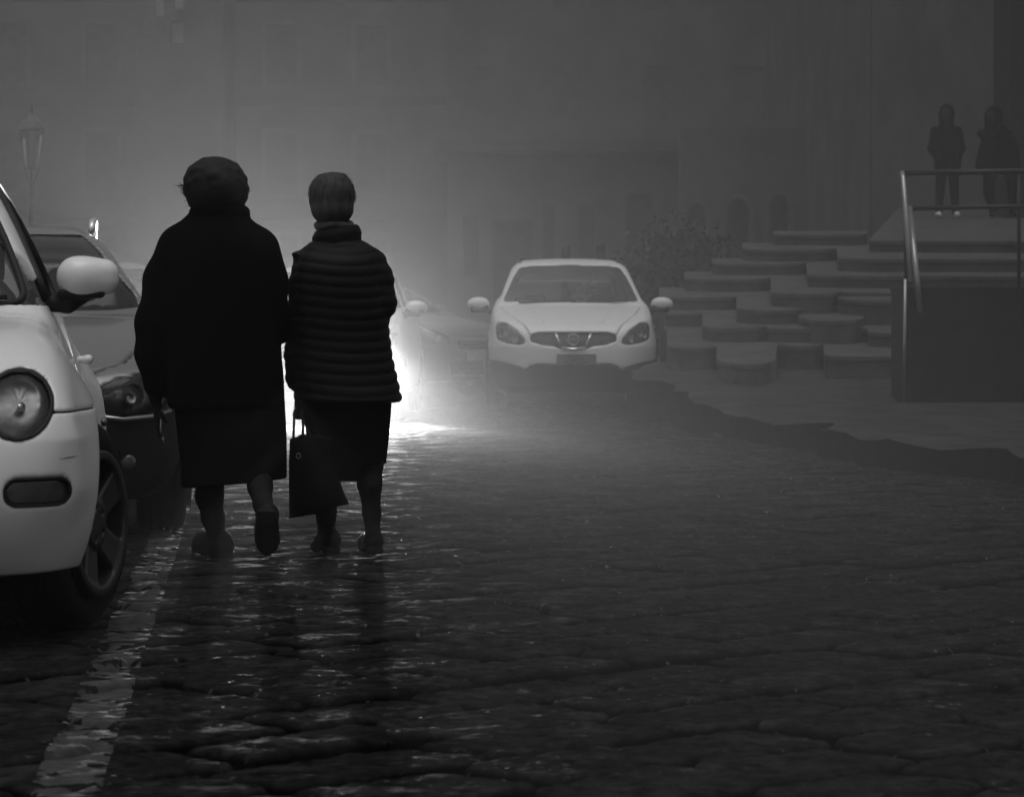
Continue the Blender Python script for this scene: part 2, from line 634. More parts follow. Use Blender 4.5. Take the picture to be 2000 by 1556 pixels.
def grid_mesh(xs, ys, hf):
    X, Y = np.meshgrid(xs, ys)
    Z = hf(X, Y)
    V = np.stack([X.ravel(), Y.ravel(), Z.ravel()], 1)
    nx, ny = len(xs), len(ys)
    I = np.arange((ny - 1) * (nx - 1)); r = I // (nx - 1); c = I % (nx - 1)
    a = r * nx + c
    return V, np.stack([a, a + 1, a + nx + 1, a + nx], 1)


def road_material():
    m = bpy.data.materials.new('wet_lava_paving')
    m.use_nodes = True
    nt = m.node_tree; p = nt.nodes['Principled BSDF']
    tc = nt.nodes.new('ShaderNodeTexCoord')
    def noise(scale, det=6, rough=0.65):
        n = nt.nodes.new('ShaderNodeTexNoise'); n.inputs['Scale'].default_value = scale
        n.inputs['Detail'].default_value = det; n.inputs['Roughness'].default_value = rough
        nt.links.new(tc.outputs['Object'], n.inputs['Vector']); return n.outputs['Fac']
    def mr(src, a, b, c, d):
        r = nt.nodes.new('ShaderNodeMapRange')
        for k, v in zip(('From Min', 'From Max', 'To Min', 'To Max'), (a, b, c, d)): r.inputs[k].default_value = v
        nt.links.new(src, r.inputs['Value']); return r.outputs[0]
    n1 = mr(noise(1.3), 0.3, 0.7, 0.6, 1.25)
    n2 = mr(noise(22, 8), 0.35, 0.72, 0.005, 0.027)
    mu = nt.nodes.new('ShaderNodeMath'); mu.operation = 'MULTIPLY'
    nt.links.new(n1, mu.inputs[0]); nt.links.new(n2, mu.inputs[1])
    at = nt.nodes.new('ShaderNodeAttribute'); at.attribute_name = 'joint'
    dk = nt.nodes.new('ShaderNodeMath'); dk.operation = 'MULTIPLY'
    nt.links.new(mu.outputs[0], dk.inputs[0]); nt.links.new(mr(at.outputs['Fac'], 0.06, 0.45, 1.0, 0.04), dk.inputs[1])
    nt.links.new(dk.outputs[0], p.inputs['Base Color'])
    p.inputs['Roughness'].default_value = 0.9
    p.inputs['Specular IOR Level'].default_value = 0.0
    gl_ = nt.nodes.new('ShaderNodeBsdfGlossy')
    nt.links.new(mr(noise(9, 6), 0.3, 0.7, 0.30, 0.55), gl_.inputs['Roughness'])
    mx_ = nt.nodes.new('ShaderNodeMixShader')
    wet = nt.nodes.new('ShaderNodeMath'); wet.operation = 'MULTIPLY'
    nt.links.new(mr(noise(4.5, 8, 0.75), 0.50, 0.74, 0.001, 0.055), wet.inputs[0])
    at2 = nt.nodes.new('ShaderNodeAttribute'); at2.attribute_name = 'joint'
    nt.links.new(mr(at2.outputs['Fac'], 0.05, 0.5, 1.0, 0.0), wet.inputs[1])
    fl_ = nt.nodes.new('ShaderNodeMath'); fl_.operation = 'MAXIMUM'
    sp_ = nt.nodes.new('ShaderNodeMath'); sp_.operation = 'MULTIPLY'
    nt.links.new(mr(noise(24, 3, 0.6), 0.64, 0.74, 0.0, 0.22), sp_.inputs[0]); nt.links.new(mr(noise(1.7, 3), 0.42, 0.62, 0.0, 1.0), sp_.inputs[1])
    nt.links.new(wet.outputs[0], fl_.inputs[0]); nt.links.new(sp_.outputs[0], fl_.inputs[1])
    nt.links.new(fl_.outputs[0], mx_.inputs[0])
    nt.links.new(p.outputs[0], mx_.inputs[1]); nt.links.new(gl_.outputs[0], mx_.inputs[2])
    nt.links.new(mx_.outputs[0], nt.nodes['Material Output'].inputs['Surface'])
    b = nt.nodes.new('ShaderNodeBump'); b.inputs['Strength'].default_value = 1.0; b.inputs['Distance'].default_value = 0.008
    nt.links.new(noise(55, 8, 0.7), b.inputs['Height'])
    nt.links.new(b.outputs[0], p.inputs['Normal']); nt.links.new(b.outputs[0], gl_.inputs['Normal'])
    return m


M_ROAD = road_material()
bands = [(-3.4, 4.2, 0.009, 4.6, 11.0, 0.0085), (-4.2, 4.8, 0.016, 11.0, 20.0, 0.015), (-8.0, 6.5, 0.035, 20.0, 46.0, 0.03)]
Vs = []; Qs = []; nv = 0
for x0, x1, dx, y0, y1, dy in bands:
    xs = np.arange(x0, x1 + dx, dx); ys = np.linspace(y0, y1, int((y1 - y0) / dy) + 1)
    V_, Q_ = grid_mesh(xs, ys, road_h)
    Vs.append(V_); Qs.append(Q_ + nv); nv += len(V_)
road = link_mesh('road', np.concatenate(Vs), np.concatenate(Qs), M_ROAD)
at_ = road.data.attributes.new('joint', 'FLOAT', 'POINT')
vv_ = np.concatenate(Vs)
at_.data.foreach_set('value', road_h(vv_[:, 0], vv_[:, 1], True).astype(f32))
tag(road, kind='structure')
M_GROUND = mat('wet_square_paving', 0.02, 0.6, 0.35, 1.5, bump=0.02, bscale=6)
V_, Q_ = grid_mesh(np.linspace(-90, 70, 60), np.linspace(-14, 168, 60), lambda X, Y: X * 0 - 0.055)
tag(link_mesh('ground', V_, Q_, M_GROUND, smooth=False), kind='structure')


# painted line: worn white paint following the slabs
def line_center(y):
    return -0.85 - (y - 5.69) * 0.0855


def paint_line():
    ys = np.arange(4.7, 23.0, 0.009); hw = 0.072
    xs = np.arange(-hw, hw + 0.001, 0.007)
    A, Y = np.meshgrid(xs, ys)
    X = line_center(Y) + A
    Z = road_h(X, Y) + 0.0035
    V = np.stack([X.ravel(), Y.ravel(), Z.ravel()], 1)
    nx, ny = len(xs), len(ys)
    I = np.arange((ny - 1) * (nx - 1)); a = (I // (nx - 1)) * nx + I % (nx - 1)
    Q = np.stack([a, a + 1, a + nx + 1, a + nx], 1)
    c = V[Q].mean(1); off = np.abs(A.ravel()[Q].mean(1)) / hw
    n = 0.5 * noise2(c[:, 0] * 9, c[:, 1] * 18, 31) + 0.5 * noise2(c[:, 0] * 30, c[:, 1] * 60, 32)
    low = (V[Q][:, :, 2].mean(1) - 0.0035) < -0.027
    n = n + 0.16 * (noise2(c[:, 0] * 4, c[:, 1] * 3, 33) - .5)
    keep = (n + 0.25 * off ** 3 < 0.66) & ~low
    Q = Q[keep]
    u, inv = np.unique(Q, return_inverse=True)
    m = mat('worn_road_paint', 0.042, 0.85, 0.6, 22.0, bump=0.004, bscale=60)
    return link_mesh('road_marking', V[u], inv.reshape(Q.shape), m)


tag(paint_line(), kind='structure')

# ------------------------------------------------------------------ pavement with a lobed kerb
kerb = [(1.70, 31.6), (1.22, 30.4), (1.13, 29.4), (1.22, 28.5), (1.42, 28.0), (1.44, 27.4), (1.48, 26.4), (1.60, 25.2), (1.78, 24.1),
        (2.0, 23.0), (2.24, 22.3), (2.25, 21.9), (2.16, 21.4), (2.2, 20.6), (2.30, 19.9), (2.46, 19.1), (2.66, 18.4), (2.84, 17.6), (3.0, 16.6),
        (3.2, 14.5), (3.36, 11.0), (3.5, 7.5), (3.6, 3.0), (3.6, -6.0)]
kerb = spline(kerb, 4, closed=False)


def pave_z(y):
    return 0.18 + (max(0.0, y - 24) * 0.045 if y < 60 else 0)


V = []; Fc = []; Fk = []
rows = []
for (x, y) in kerb:
    x += 0.05 * math.sin(y * 2.9) * (1 if y < 27 else 0) + 0.03 * math.sin(y * 7.1)
    z = pave_z(y) + 0.02 * math.sin(y * 4.3)
    rows.append([(x, y, -0.08), (x, y, z - 0.025), (x + 0.006, y, z - 0.008), (x + 0.03, y, z)] +
                [(x + 0.03 + (12 - x) * (k / 10) ** 2, y, z + 0.02 * (noise2(np.array([k * 1.3]), np.array([y * 0.7]), 41)[0] - 0.5)) for k in range(1, 11)])
for r_ in rows: V += r_
k = len(rows[0])
for i in range(len(rows) - 1):
    for j in range(k - 1):
        a = i * k + j
        (Fk if j < 2 else Fc).append((a, a + k, a + k + 1, a + 1))  # upright kerb faces kept apart to carry the painted shade tone
tag(link_mesh('kerb', V, Fk, M_KERB_SHADE, smooth=True), kind='structure')
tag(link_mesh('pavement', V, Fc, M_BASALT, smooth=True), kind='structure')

# flat worn stone lying on the pavement edge (the pale disc)
cx, cy = W(1545, 822, 23.4).x, 23.4

# ------------------------------------------------------------------ staircase
SLOPE = 0.055
stair = thing('stone_staircase', 'broad stone church staircase with scalloped zigzag steps to the right of the white car', 'staircase', (0, 0, 0))
levels = [
    (-0.98, [(1297, 1318, 645, 0), (1305, 1408, 678, .35), (1408, 1525, 710, .75), (1525, 1615, 675, .45), (1615, 2100, 695, .25)]),
    (-0.83, [(1297, 1380, 612, .25), (1376, 1500, 640, .45), (1500, 1700, 640, .0), (1700, 2100, 650, .3)]),
    (-0.68, [(1290, 1450, 580, .4), (1444, 1580, 605, .5), (1580, 2120, 600, .0)]),
    (-0.53, [(1340, 1510, 545, .45), (1512, 1650, 573, .5), (1650, 2140, 570, .05)]),
    (-0.39, [(1395, 1580, 515, .45), (1582, 2150, 538, .35)]),
    (-0.24, [(1455, 1640, 487, .45), (1642, 2160, 505, .35)]),
    (-0.10, [(1515, 1700, 458, .45)]),
    (-0.10, [(1702, 2200, 470, .3)]),
    (-0.74, [(1570, 1700, 625, .7)]),
    (-0.58, [(1650, 1900, 588, .8)]),
]


def lvl_Y(c, v):
    return (EYE - c) / (SLOPE - (HZ - v) / F)


for li, (c, lobes) in enumerate(levels):
    out_ = []
    for (u0, u1, v, bulge) in lobes:
        Y = lvl_Y(c, v)
        x0, x1 = (u0 - 1000) * Y / F, (u1 - 1000) * Y / F
        n = 22 if bulge else 2
        for k in range(n + 1):
            t = k / n
            e = math.sqrt(max(0.0, 1 - 0.985 * abs(2 * t - 1) ** 2.4)) if bulge else 1
            out_.append((x0 + (x1 - x0) * t, Y + bulge * (1 - e)))
    V = []; Fc = []
    yb = 56.0 if li == 7 else (lvl_Y(c, lobes[0][2]) + (1.6 if li == 6 else 2.2)) if li > 5 else max(lvl_Y(levels[li + 1][0], q[2]) for q in levels[li + 1][1]) + 1.2
    prof = lambda y: c + SLOPE * y
    # front ring (nose, riser with an undercut) then the tread to the back
    n = len(out_)
    for (x, y) in out_:
        z = prof(y)
        V += [(x + 0.01, y + 0.02, 0.0), (x + 0.008, y + 0.02, z - 0.055), (x, y, z - 0.05), (x, y, z - 0.012), (x + 0.006, y + 0.012, z)]
    for i in range(n - 1):
        for j in range(4):
            a = i * 5 + j
            Fc.append((a, a + 5, a + 6, a + 1))
    # back points
    b0 = len(V)
    for i, (x, y) in enumerate(out_):
        xb = x * 1.0 + (0.35 * (yb - y) * 0.16 if i < n - 1 else 0)
        kx = 1.085 if li == 7 else 1.0; V += [(x * yb / y * kx, yb, prof(yb)), (x * yb / y * kx, yb, 0.0)]
    for i in range(n - 1):
        Fc.append((i * 5 + 4, (i + 1) * 5 + 4, b0 + 2 * (i + 1), b0 + 2 * i))
    Fc.append((0, 1, 2, 3, 4, b0, b0 + 1))
    st_ = link_mesh('step', V, Fc, M_STONE, stair, smooth=True)
    st_.data.set_sharp_from_angle(angle=R(35))

# ------------------------------------------------------------------ metal ramp with handrails
YR = 25.3
ramp = thing('access_platform', 'dark metal access platform with tubular handrails standing before the stone steps', 'platform', (W(1770, 0, YR).x, YR, pave_z(YR)))
ox, oy, oz = ramp.location


def L_(p):
    return (p[0] - ox, p[1] - oy, p[2] - oz)


x0 = W(1771, 0, YR).x; zt = W(0, 566, YR).z
mb = MB(); mb.box((0, 0, 0.012), (3.2, 0.04, zt - oz)); mb.build('front_panel', M_METALD, ramp)
mb = MB(); mb.box((-0.0, 0.042, 0.01), (0.03, 1.0, zt - oz)); mb.build('side_panel', M_METALD, ramp)
mb = MB(); mb.box((-0.012, -0.012, zt - oz), (3.2, 1.0, zt - oz + 0.02)); mb.build('deck', M_METALD, ramp)
mb = MB(); mb.tube([L_(W(1766, 790, YR - .06)), L_(W(1768, 545, YR - .06))], 0.014); mb.build('post', M_RAIL, ramp, True)
mb = MB(); mb.tube([L_(W(1762, 337, YR + .55)), L_(W(1764, 348, YR + .50)), L_(W(1780, 552, YR - .06))], 0.024); mb.build('sloping_rail', M_RAIL, ramp, True)
mb = MB(); mb.tube([L_(W(1777, 406, YR + .5)), L_(W(1788, 515, YR - .05)), L_(W(1797, 612, YR - .07))], 0.024); mb.build('sloping_rail', M_RAIL, ramp, True)
mb = MB(); mb.tube([L_(W(1762, 338, YR + .55)), L_(W(2140, 333, YR + .55))], 0.024); mb.build('handrail', M_RAILD, ramp, True)
mb = MB(); mb.tube([L_(W(1777, 407, YR + .5)), L_(W(2140, 401, YR + .5))], 0.020); mb.build('handrail', M_RAILD, ramp, True)
mb = MB(); mb.tube([L_(W(1990, 335, YR + .55)), L_(W(1990, 566, YR + .55))], 0.016); mb.build('post', M_RAILD, ramp, True)
mb = MB(); mb.tube([L_(W(1768, 340, YR + .57)), L_(W(1770, 566, YR + .57))], 0.018); mb.build('post', M_RAILD, ramp, True)


# ------------------------------------------------------------------ far buildings
def wall_with(name, m, parent, p0, p1, z0, z1, holes, depth=0.5, thick=0.8):
    """upright wall from p0 to p1 (plan) whose rectangular or arched openings (s0, s1, za, zb) are real recesses"""
    p0 = Vector(p0); p1 = Vector(p1); d = (p1 - p0); Lw = d.length; d.normalize(); nrm = Vector((-d.y, d.x))
    cs = sorted({0.0, Lw} | {h[0] for h in holes} | {h[1] for h in holes})
    zs = sorted({z0, z1} | {h[2] for h in holes} | {h[3] for h in holes})
    mb = MB()
    def pt(s, t, z):
        q = p0 + d * s + nrm * t
        return (q.x, q.y, z)
    def hole(s, z):
        return any(h[0] < s < h[1] and h[2] < z < h[3] for h in holes)
    for i in range(len(cs) - 1):
        for j in range(len(zs) - 1):
            a, b, c, e = cs[i], cs[i + 1], zs[j], zs[j + 1]
            if not hole((a + b) / 2, (c + e) / 2):
                mb.add([pt(a, 0, c), pt(b, 0, c), pt(b, 0, e), pt(a, 0, e)], [(0, 1, 2, 3)])
    for (a, b, c, e) in [h[:4] for h in holes]:
        V8 = [pt(a, 0, c), pt(b, 0, c), pt(b, 0, e), pt(a, 0, e), pt(a, depth, c), pt(b, depth, c), pt(b, depth, e), pt(a, depth, e)]
        mb.add(V8, [(0, 4, 5, 1), (1, 5, 6, 2), (2, 6, 7, 3), (3, 7, 4, 0)])
    V8 = [pt(0, 0, z0), pt(Lw, 0, z0), pt(Lw, 0, z1), pt(0, 0, z1), pt(0, thick, z0), pt(Lw, thick, z0), pt(Lw, thick, z1), pt(0, thick, z1)]
    mb.add(V8, [(5, 4, 7, 6), (1, 5, 6, 2), (4, 0, 3, 7), (3, 2, 6, 7)])
    mb.build(name, m, parent)
    return pt


def in_hole(pt, h, name, m, parent, depth=0.42, inset=0.0, extra=None):
    a, b, c, e = h[:4]
    mb = MB()
    V8 = [pt(a, depth, c), pt(b, depth, c), pt(b, depth, e), pt(a, depth, e)]
    mb.add(V8 + [pt(a, depth + .05, c), pt(b, depth + .05, c), pt(b, depth + .05, e), pt(a, depth + .05, e)],
           [(0, 1, 2, 3), (5, 4, 7, 6), (4, 5, 1, 0), (3, 2, 6, 7)])
    return mb.build(name, m, parent)


YF = 112.0
palace = thing('palace', 'tall pale palace with shuttered windows fading into the fog behind the women', 'building', (-20, YF, 0))
palace.location = (0, 0, 0)
xa, xb = -30.0, W(872, 0, YF).x
hs = []
for zrow in (1.4, 5.6, 9.6, 13.2):
    x = 1.2
    while x < (xb - xa) - 1.6:
        hs.append((x, x + 1.1, zrow, zrow + (2.2 if zrow > 2 else 2.6)))
        x += 3.3
pt = wall_with('wall', M_WALL, palace, (xa, YF), (xb, YF + 2), -0.2, 18, hs, depth=.12)
for i, h in enumerate(hs):
    sh = in_hole(pt, h, 'window', M_DOOR, palace, depth=.10)
    m_ = MB()
    a, b, c, e = h[:4]
    for (q0, q1, r0, r1) in ((a - .2, a - .003, c - .15, e + .2), (b + .003, b + .2, c - .15, e + .2), (a, b, e + .003, e + .2), (a, b, c - .15, c - .003)):
        P8 = [pt(q0, -0.06, r0), pt(q1, -0.06, r0), pt(q1, -0.06, r1), pt(q0, -0.06, r1), pt(q0, 0.05, r0), pt(q1, 0.05, r0), pt(q1, 0.05, r1), pt(q0, 0.05, r1)]
        m_.add(P8, [(0, 1, 2, 3), (5, 4, 7, 6), (4, 5, 1, 0), (3, 2, 6, 7), (1, 5, 6, 2), (4, 0, 3, 7)])
    m_.build('frame', M_TRIM, sh)
m_ = MB()
for z_ in (4.6, 8.7, 12.5, 17.6):
    m_.box((xa, YF - .35, z_), (xb, YF + 0.0, z_ + .35))
m_.build('cornice', M_CORN, palace)

# two pale panels hanging high on a nearer facade (top left of the photo)
YB = 84.0
tower = thing('narrow_house', 'narrow tall house with two pale shutters high up in the fog above the darker-haired woman', 'building', (0, 0, 0))
xa, xb = W(262, 0, YB).x, W(430, 0, YB).x
hh = [(W(302, 0, YB).x - xa, W(320, 0, YB).x - xa, W(0, 32, YB).z, W(0, -12, YB).z), (W(334, 0, YB).x - xa, W(358, 0, YB).x - xa, W(0, 84, YB).z, W(0, 42, YB).z)]

# low building across the end of the square
YC = 108.0
low = thing('low_building', 'low flat-roofed building in the fog straight above the white car', 'building', (0, 0, 0))
xa, xb = W(874, 0, YC).x, W(1322, 0, YC).x
zr = W(0, 300, YC).z
hs = []
for (u0, u1, v0, v1) in ((962, 1040, 432, 620), (1060, 1084, 400, 520), (1130, 1160, 400, 520), (1222, 1275, 378, 620), (905, 935, 420, 540)):
    hs.append((W(u0, 0, YC).x - xa, W(u1, 0, YC).x - xa, max(0.2, W(0, v1, YC).z), W(0, v0, YC).z))
pt = wall_with('wall', mat('pale_low_wall', .17, .85, .25, .6), low, (xa, YC), (xb, YC), -0.2, zr, hs)
for i, h in enumerate(hs):
    in_hole(pt, h, 'door' if i in (0, 3) else 'window', M_DOOR, low)
m_ = MB(); m_.box((xa - .5, YC - 1.1, zr), (xb + .4, YC + 8, zr + .42)); m_.build('roof', M_CORN, low)

# pale facade closing the square
back = thing('far_facade', 'broad tall facade barely visible in the fog above the low building', 'building', (0, 0, 0))
xa, xb = W(800, 0, 116).x, W(1790, 0, 116).x
hs = [(2 + 3.4 * k, 3.2 + 3.4 * k, z_, z_ + 2) for k in range(int((xb - xa) / 3.4) - 1) for z_ in (8.5, 12.6)]
pt = wall_with('wall', M_WALL, back, (xa, 116), (xb, 116), -0.2, 18, hs, depth=.12)
for h in hs: in_hole(pt, h, 'window', M_DOOR, back, depth=.10)

# arcade wall on the right, beyond the stairs
YA = 92.0
arc = thing('arcade', 'arcade with two tall pale arch surrounds half lost in fog beyond the steps', 'building', (0, 0, 0))
m_ = MB()
xa = W(1328, 0, YA).x; xb = W(1560, 0, YA).x
ztop = W(0, 250, YA).z


def arch_piece(x0, x1, zs, mw, name, m, parent, t, y):
    """frame of an arched opening, extruded by t"""
    mb_ = MB(); n = 14
    cxx = (x0 + x1) / 2; r0 = (x1 - x0) / 2
    inner = [(x0, 0.0)] + [(cxx - r0 * math.cos(PI * k / n), zs + r0 * 1.5 * math.sin(PI * k / n)) for k in range(n + 1)] + [(x1, 0.0)]
    outer = [(x0 - mw, 0.0)] + [(cxx - (r0 + mw) * math.cos(PI * k / n), zs + (r0 * 1.5 + mw) * math.sin(PI * k / n)) for k in range(n + 1)] + [(x1 + mw, 0.0)]
    for k in range(len(inner) - 1):
        a, b, c, e = inner[k], inner[k + 1], outer[k + 1], outer[k]
        P8 = [(q[0], y, q[1]) for q in (a, b, c, e)] + [(q[0], y + t, q[1]) for q in (a, b, c, e)]
        mb_.add(P8, [(3, 2, 1, 0), (4, 5, 6, 7), (0, 1, 5, 4), (2, 3, 7, 6)])
    return mb_.build(name, m, parent)


hs = []
aps = []
for (u0, u1, v0) in ((1342, 1378, 398), (1420, 1462, 388), (1502, 1540, 380)):
    ax0, ax1 = W(u0, 0, YA).x, W(u1, 0, YA).x
    zt_ = W(0, v0, YA).z
    aps.append((ax0, ax1, zt_ - (ax1 - ax0) / 2 * 1.5))
    hs.append((ax0 - xa, ax1 - xa, -0.1, zt_))
pt = wall_with('wall', M_WALL, arc, (xa, YA), (xb + 5, YA), -0.2, ztop, hs, depth=0.6)
for h in hs: in_hole(pt, h, 'doorway', M_DOOR, arc, depth=0.5)
for a in aps: arch_piece(a[0], a[1], a[2], 0.16, 'arch_surround', M_TRIM, arc, 0.12, YA - 0.12)

# church flank: dark tall wall receding on the right
church = thing('church', 'tall dark church front towering over the steps at the right edge', 'church', (0, 0, 0))
zb = 1.5
pt = wall_with('wall', M_WALL, church, (16.0, 50.2), (9.3, 73.0), -0.2, 24, [(6, 8, 6, 11), (13, 15, 6, 11)])
for h in [(6, 8, 6, 11), (13, 15, 6, 11)]: in_hole(pt, h, 'window', M_DOOR, church)
pt2 = wall_with('wall', M_WALL, church, (9.302, 73.0), (10.0, 112.0), -0.2, 24, [])
xc = W(1974, 0, 47.5).x
m_ = MB(); m_.box((xc, 47.5, 0.5), (xc + 1.6, 49.2, 22)); m_.box((xc - .05, 47.42, 2.55), (xc + 1.7, 49.3, 2.95)); m_.build('pilaster', M_WALLD, church)


# ------------------------------------------------------------------ street lamp
def street_lamp(name, label, p, zt, sc=1.0, group=None):
    t = thing(name, label, 'street lamp', (p[0], p[1], -0.02), 0.3, group); t.scale = (.82, .82, 1)
    H = zt
    mb = MB(); mb.lathe([(0, 0), (.16, 0), (.16, .25), (.11, .35), (.09, .8), (.055, .95), (.05, 1.6), (.042, H - 2.2), (.05, H - 2.15), (.075, H - 2.1), (.05, H - 2.0),
                         (.035, H - 1.75), (.06, H - 1.55), (.03, H - 1.4), (.03, H - 1.12), (0, H - 1.12)], 16)
    mb.build('pole', M_IRON, t, True)
    z0, z1 = H - 1.10, H - .42
    mb = MB()
    for k in range(6):
        a = 2 * PI * k / 6
        mb.tube([(.15 * math.cos(a), .15 * math.sin(a), z0), (.27 * math.cos(a), .27 * math.sin(a), z1)], .014, 6)
    mb.lathe([(.02, z0 - .05), (.16, z0 - .03), (.17, z0), (.02, z0)], 6); mb.lathe([(.02, z1), (.30, z1), (.30, z1 + .04), (.02, z1 + .04)], 6)
    for a in (0, PI):
        mb.tube([(.03 * math.cos(a), .03 * math.sin(a), H - 1.45), (.16 * math.cos(a), .16 * math.sin(a), z0 - .02)], .014, 6)
    mb.build('lantern_frame', M_IRON, t)
    mb = MB()
    for k in range(6):
        a = 2 * PI * k / 6; b = 2 * PI * (k + 1) / 6
        mb.add([(.15 * math.cos(a), .15 * math.sin(a), z0), (.15 * math.cos(b), .15 * math.sin(b), z0), (.26 * math.cos(b), .26 * math.sin(b), z1), (.26 * math.cos(a), .26 * math.sin(a), z1)], [(0, 1, 2, 3)])
    mb.build('glass', M_PANE, t)
    mb = MB(); mb.lathe([(.31, z1 + .05), (.26, z1 + .14), (.13, z1 + .24), (.07, z1 + .27), (.05, z1 + .33), (0.0, z1 + .34)], 12)
    mb.build('cap', mat('lamp_cap_metal', 0.04, 0.5, 0.2, 8), t, True)
    mb = MB(); mb.lathe([(.0, z1 + .33), (.035, z1 + .35), (.05, z1 + .40), (.03, z1 + .45), (.012, z1 + .52), (0, z1 + .62)], 10)
    mb.build('finial', M_IRON, t, True)
    return t


pl = W(62, 0, 58.0)
street_lamp('street_lamp', 'old cast-iron street lamp with a glass lantern standing in fog at the far left', (pl.x, 58.0), W(0, 212, 58.0).z)
pl = W(345, 0, 60.0)

# ------------------------------------------------------------------ two high shutters: a hanging double sign / banner on the house
pt = None
mbw = wall_with('wall', M_WALL, tower, (xa_ := W(262, 0, YB).x, YB), (W(436, 0, YB).x, YB), -0.2, 17.0, hh, thick=4)
M_SHUT = mat('pale_shutter', 0.32, 0.7, 0.1, 3.0)
for h in hh: in_hole(mbw, h, 'shutter', M_SHUT, tower, depth=0.1)
m_ = MB(); m_.box((W(346, 0, YB).x, YB - .5, W(0, 22, YB).z), (W(362, 0, YB).x, YB - .0, W(0, 0, YB).z), .05); m_.build('wall_box', M_SHUT, tower)


# ------------------------------------------------------------------ shrub, bollards
def shrub(name, label, c, size, nleaf, seed, leaf=0.09):
    rng = np.random.RandomState(seed)
    t = thing(name, label, 'shrub', c)
    # clumps inside an uneven crown
    nc = 26
    cc = np.stack([rng.uniform(-1, 1, nc) * size[0], rng.uniform(-1, 1, nc) * size[1], rng.uniform(0.15, 1, nc) ** 0.8 * size[2]], 1)
    top = 0.45 + 0.55 * (cc[:, 0] / size[0] * 0.5 + 0.5)
    cc[:, 2] *= top
    i = rng.randint(0, nc, nleaf)
    P_ = cc[i] + rng.normal(0, 1, (nleaf, 3)) * np.array([.28, .28, .22]) * size[2] * 0.45
    P_[:, 2] = np.abs(P_[:, 2])
    a = rng.normal(0, 1, (nleaf, 3)); a /= np.linalg.norm(a, axis=1)[:, None]
    b = np.cross(a, rng.normal(0, 1, (nleaf, 3))); b /= np.linalg.norm(b, axis=1)[:, None]
    s = leaf * rng.uniform(.6, 1.3, nleaf)[:, None]
    V = np.stack([P_ - a * s, P_ + b * s * .5, P_ + a * s, P_ - b * s * .5], 1).reshape(-1, 3)
    link_mesh('foliage', V, np.arange(nleaf * 4).reshape(-1, 4), M_LEAF, t, smooth=False)
    mb = MB()
    for k in range(7):
        q = cc[rng.randint(0, nc)]
        mb.tube([(q[0] * .2, q[1] * .2, 0), (q[0] * .6, q[1] * .6, q[2] * .5), tuple(q)], [.05, .035, .01], 6)
    mb.build('stem', M_BARK, t, True)
    return t


YS = 46.0
shrub('shrub', 'dark bushy shrub rising in the fog between the white car and the arches', (W(1292, 0, YS).x, YS, 0.0), (0.75, 0.5, W(0, 440, YS).z), 22000, 5, 0.06)


def post(name, label, u, vt, Y):
    c = W(u, 0, Y)
    h = W(0, vt, Y).z
    t = thing(name, label, 'post', (c.x, Y, -0.03), group='dark posts beyond the white car')
    mb = MB(); mb.lathe([(0, 0), (.16, 0), (.14, .12), (.09, .2), (.075, h - .35), (.1, h - .33), (.1, h - .28), (.07, h - .26), (.085, h - .1), (.05, h - .02), (0, h)], 14)
    mb.build('shaft', M_IRON, t, True)


post('iron_post', 'slim dark iron post showing just above the middle of the white car roof', 1106, 472, 50.0)
post('iron_post', 'thicker dark iron post above the right part of the white car roof, nearer the shrub', 1174, 468, 50.0)

# ------------------------------------------------------------------ cars (front at y = 0 facing -y, x across, z up)
def rim_field(r, spokes, X, Y, Z, w=0.0):
    """x is the axle, outer face towards +x"""
    rho = np.sqrt(Y * Y + Z * Z); th = np.arctan2(Z, Y)
    barrel = np.maximum(np.abs(rho - r * 0.94) - 0.012, np.abs(X + 0.05) - 0.075)
    lip = np.maximum(np.abs(rho - r * 0.965) - 0.014, np.abs(X - 0.02) - 0.012)
    k = 2 * PI / spokes
    ph = (th + 100 * k) % k - k / 2
    wid = 0.032 + 0.025 * (rho / r)
    sp = np.abs(rho * np.sin(ph)) - wid
    face = np.abs(X - (0.012 - 0.028 * (1 - rho / r) ** 1.0)) - 0.014
    sp = smax(smax(sp, face, 0.008), rho - r * 0.96, 0.01)
    hub = smax(rho - 0.075, np.abs(X + 0.005) - 0.022, 0.01)
    d = smin(smin(smin(barrel, lip, 0.008), sp, 0.012), hub, 0.015)
    # five bolts
    kb = 2 * PI / 5
    pb = (th + 100 * kb) % kb - kb / 2
    bolt = np.sqrt((rho * np.cos(pb) - 0.05) ** 2 + (rho * np.sin(pb)) ** 2) - 0.009
    d = np.maximum(d, -np.maximum(bolt, 0.0 - X))
    return d


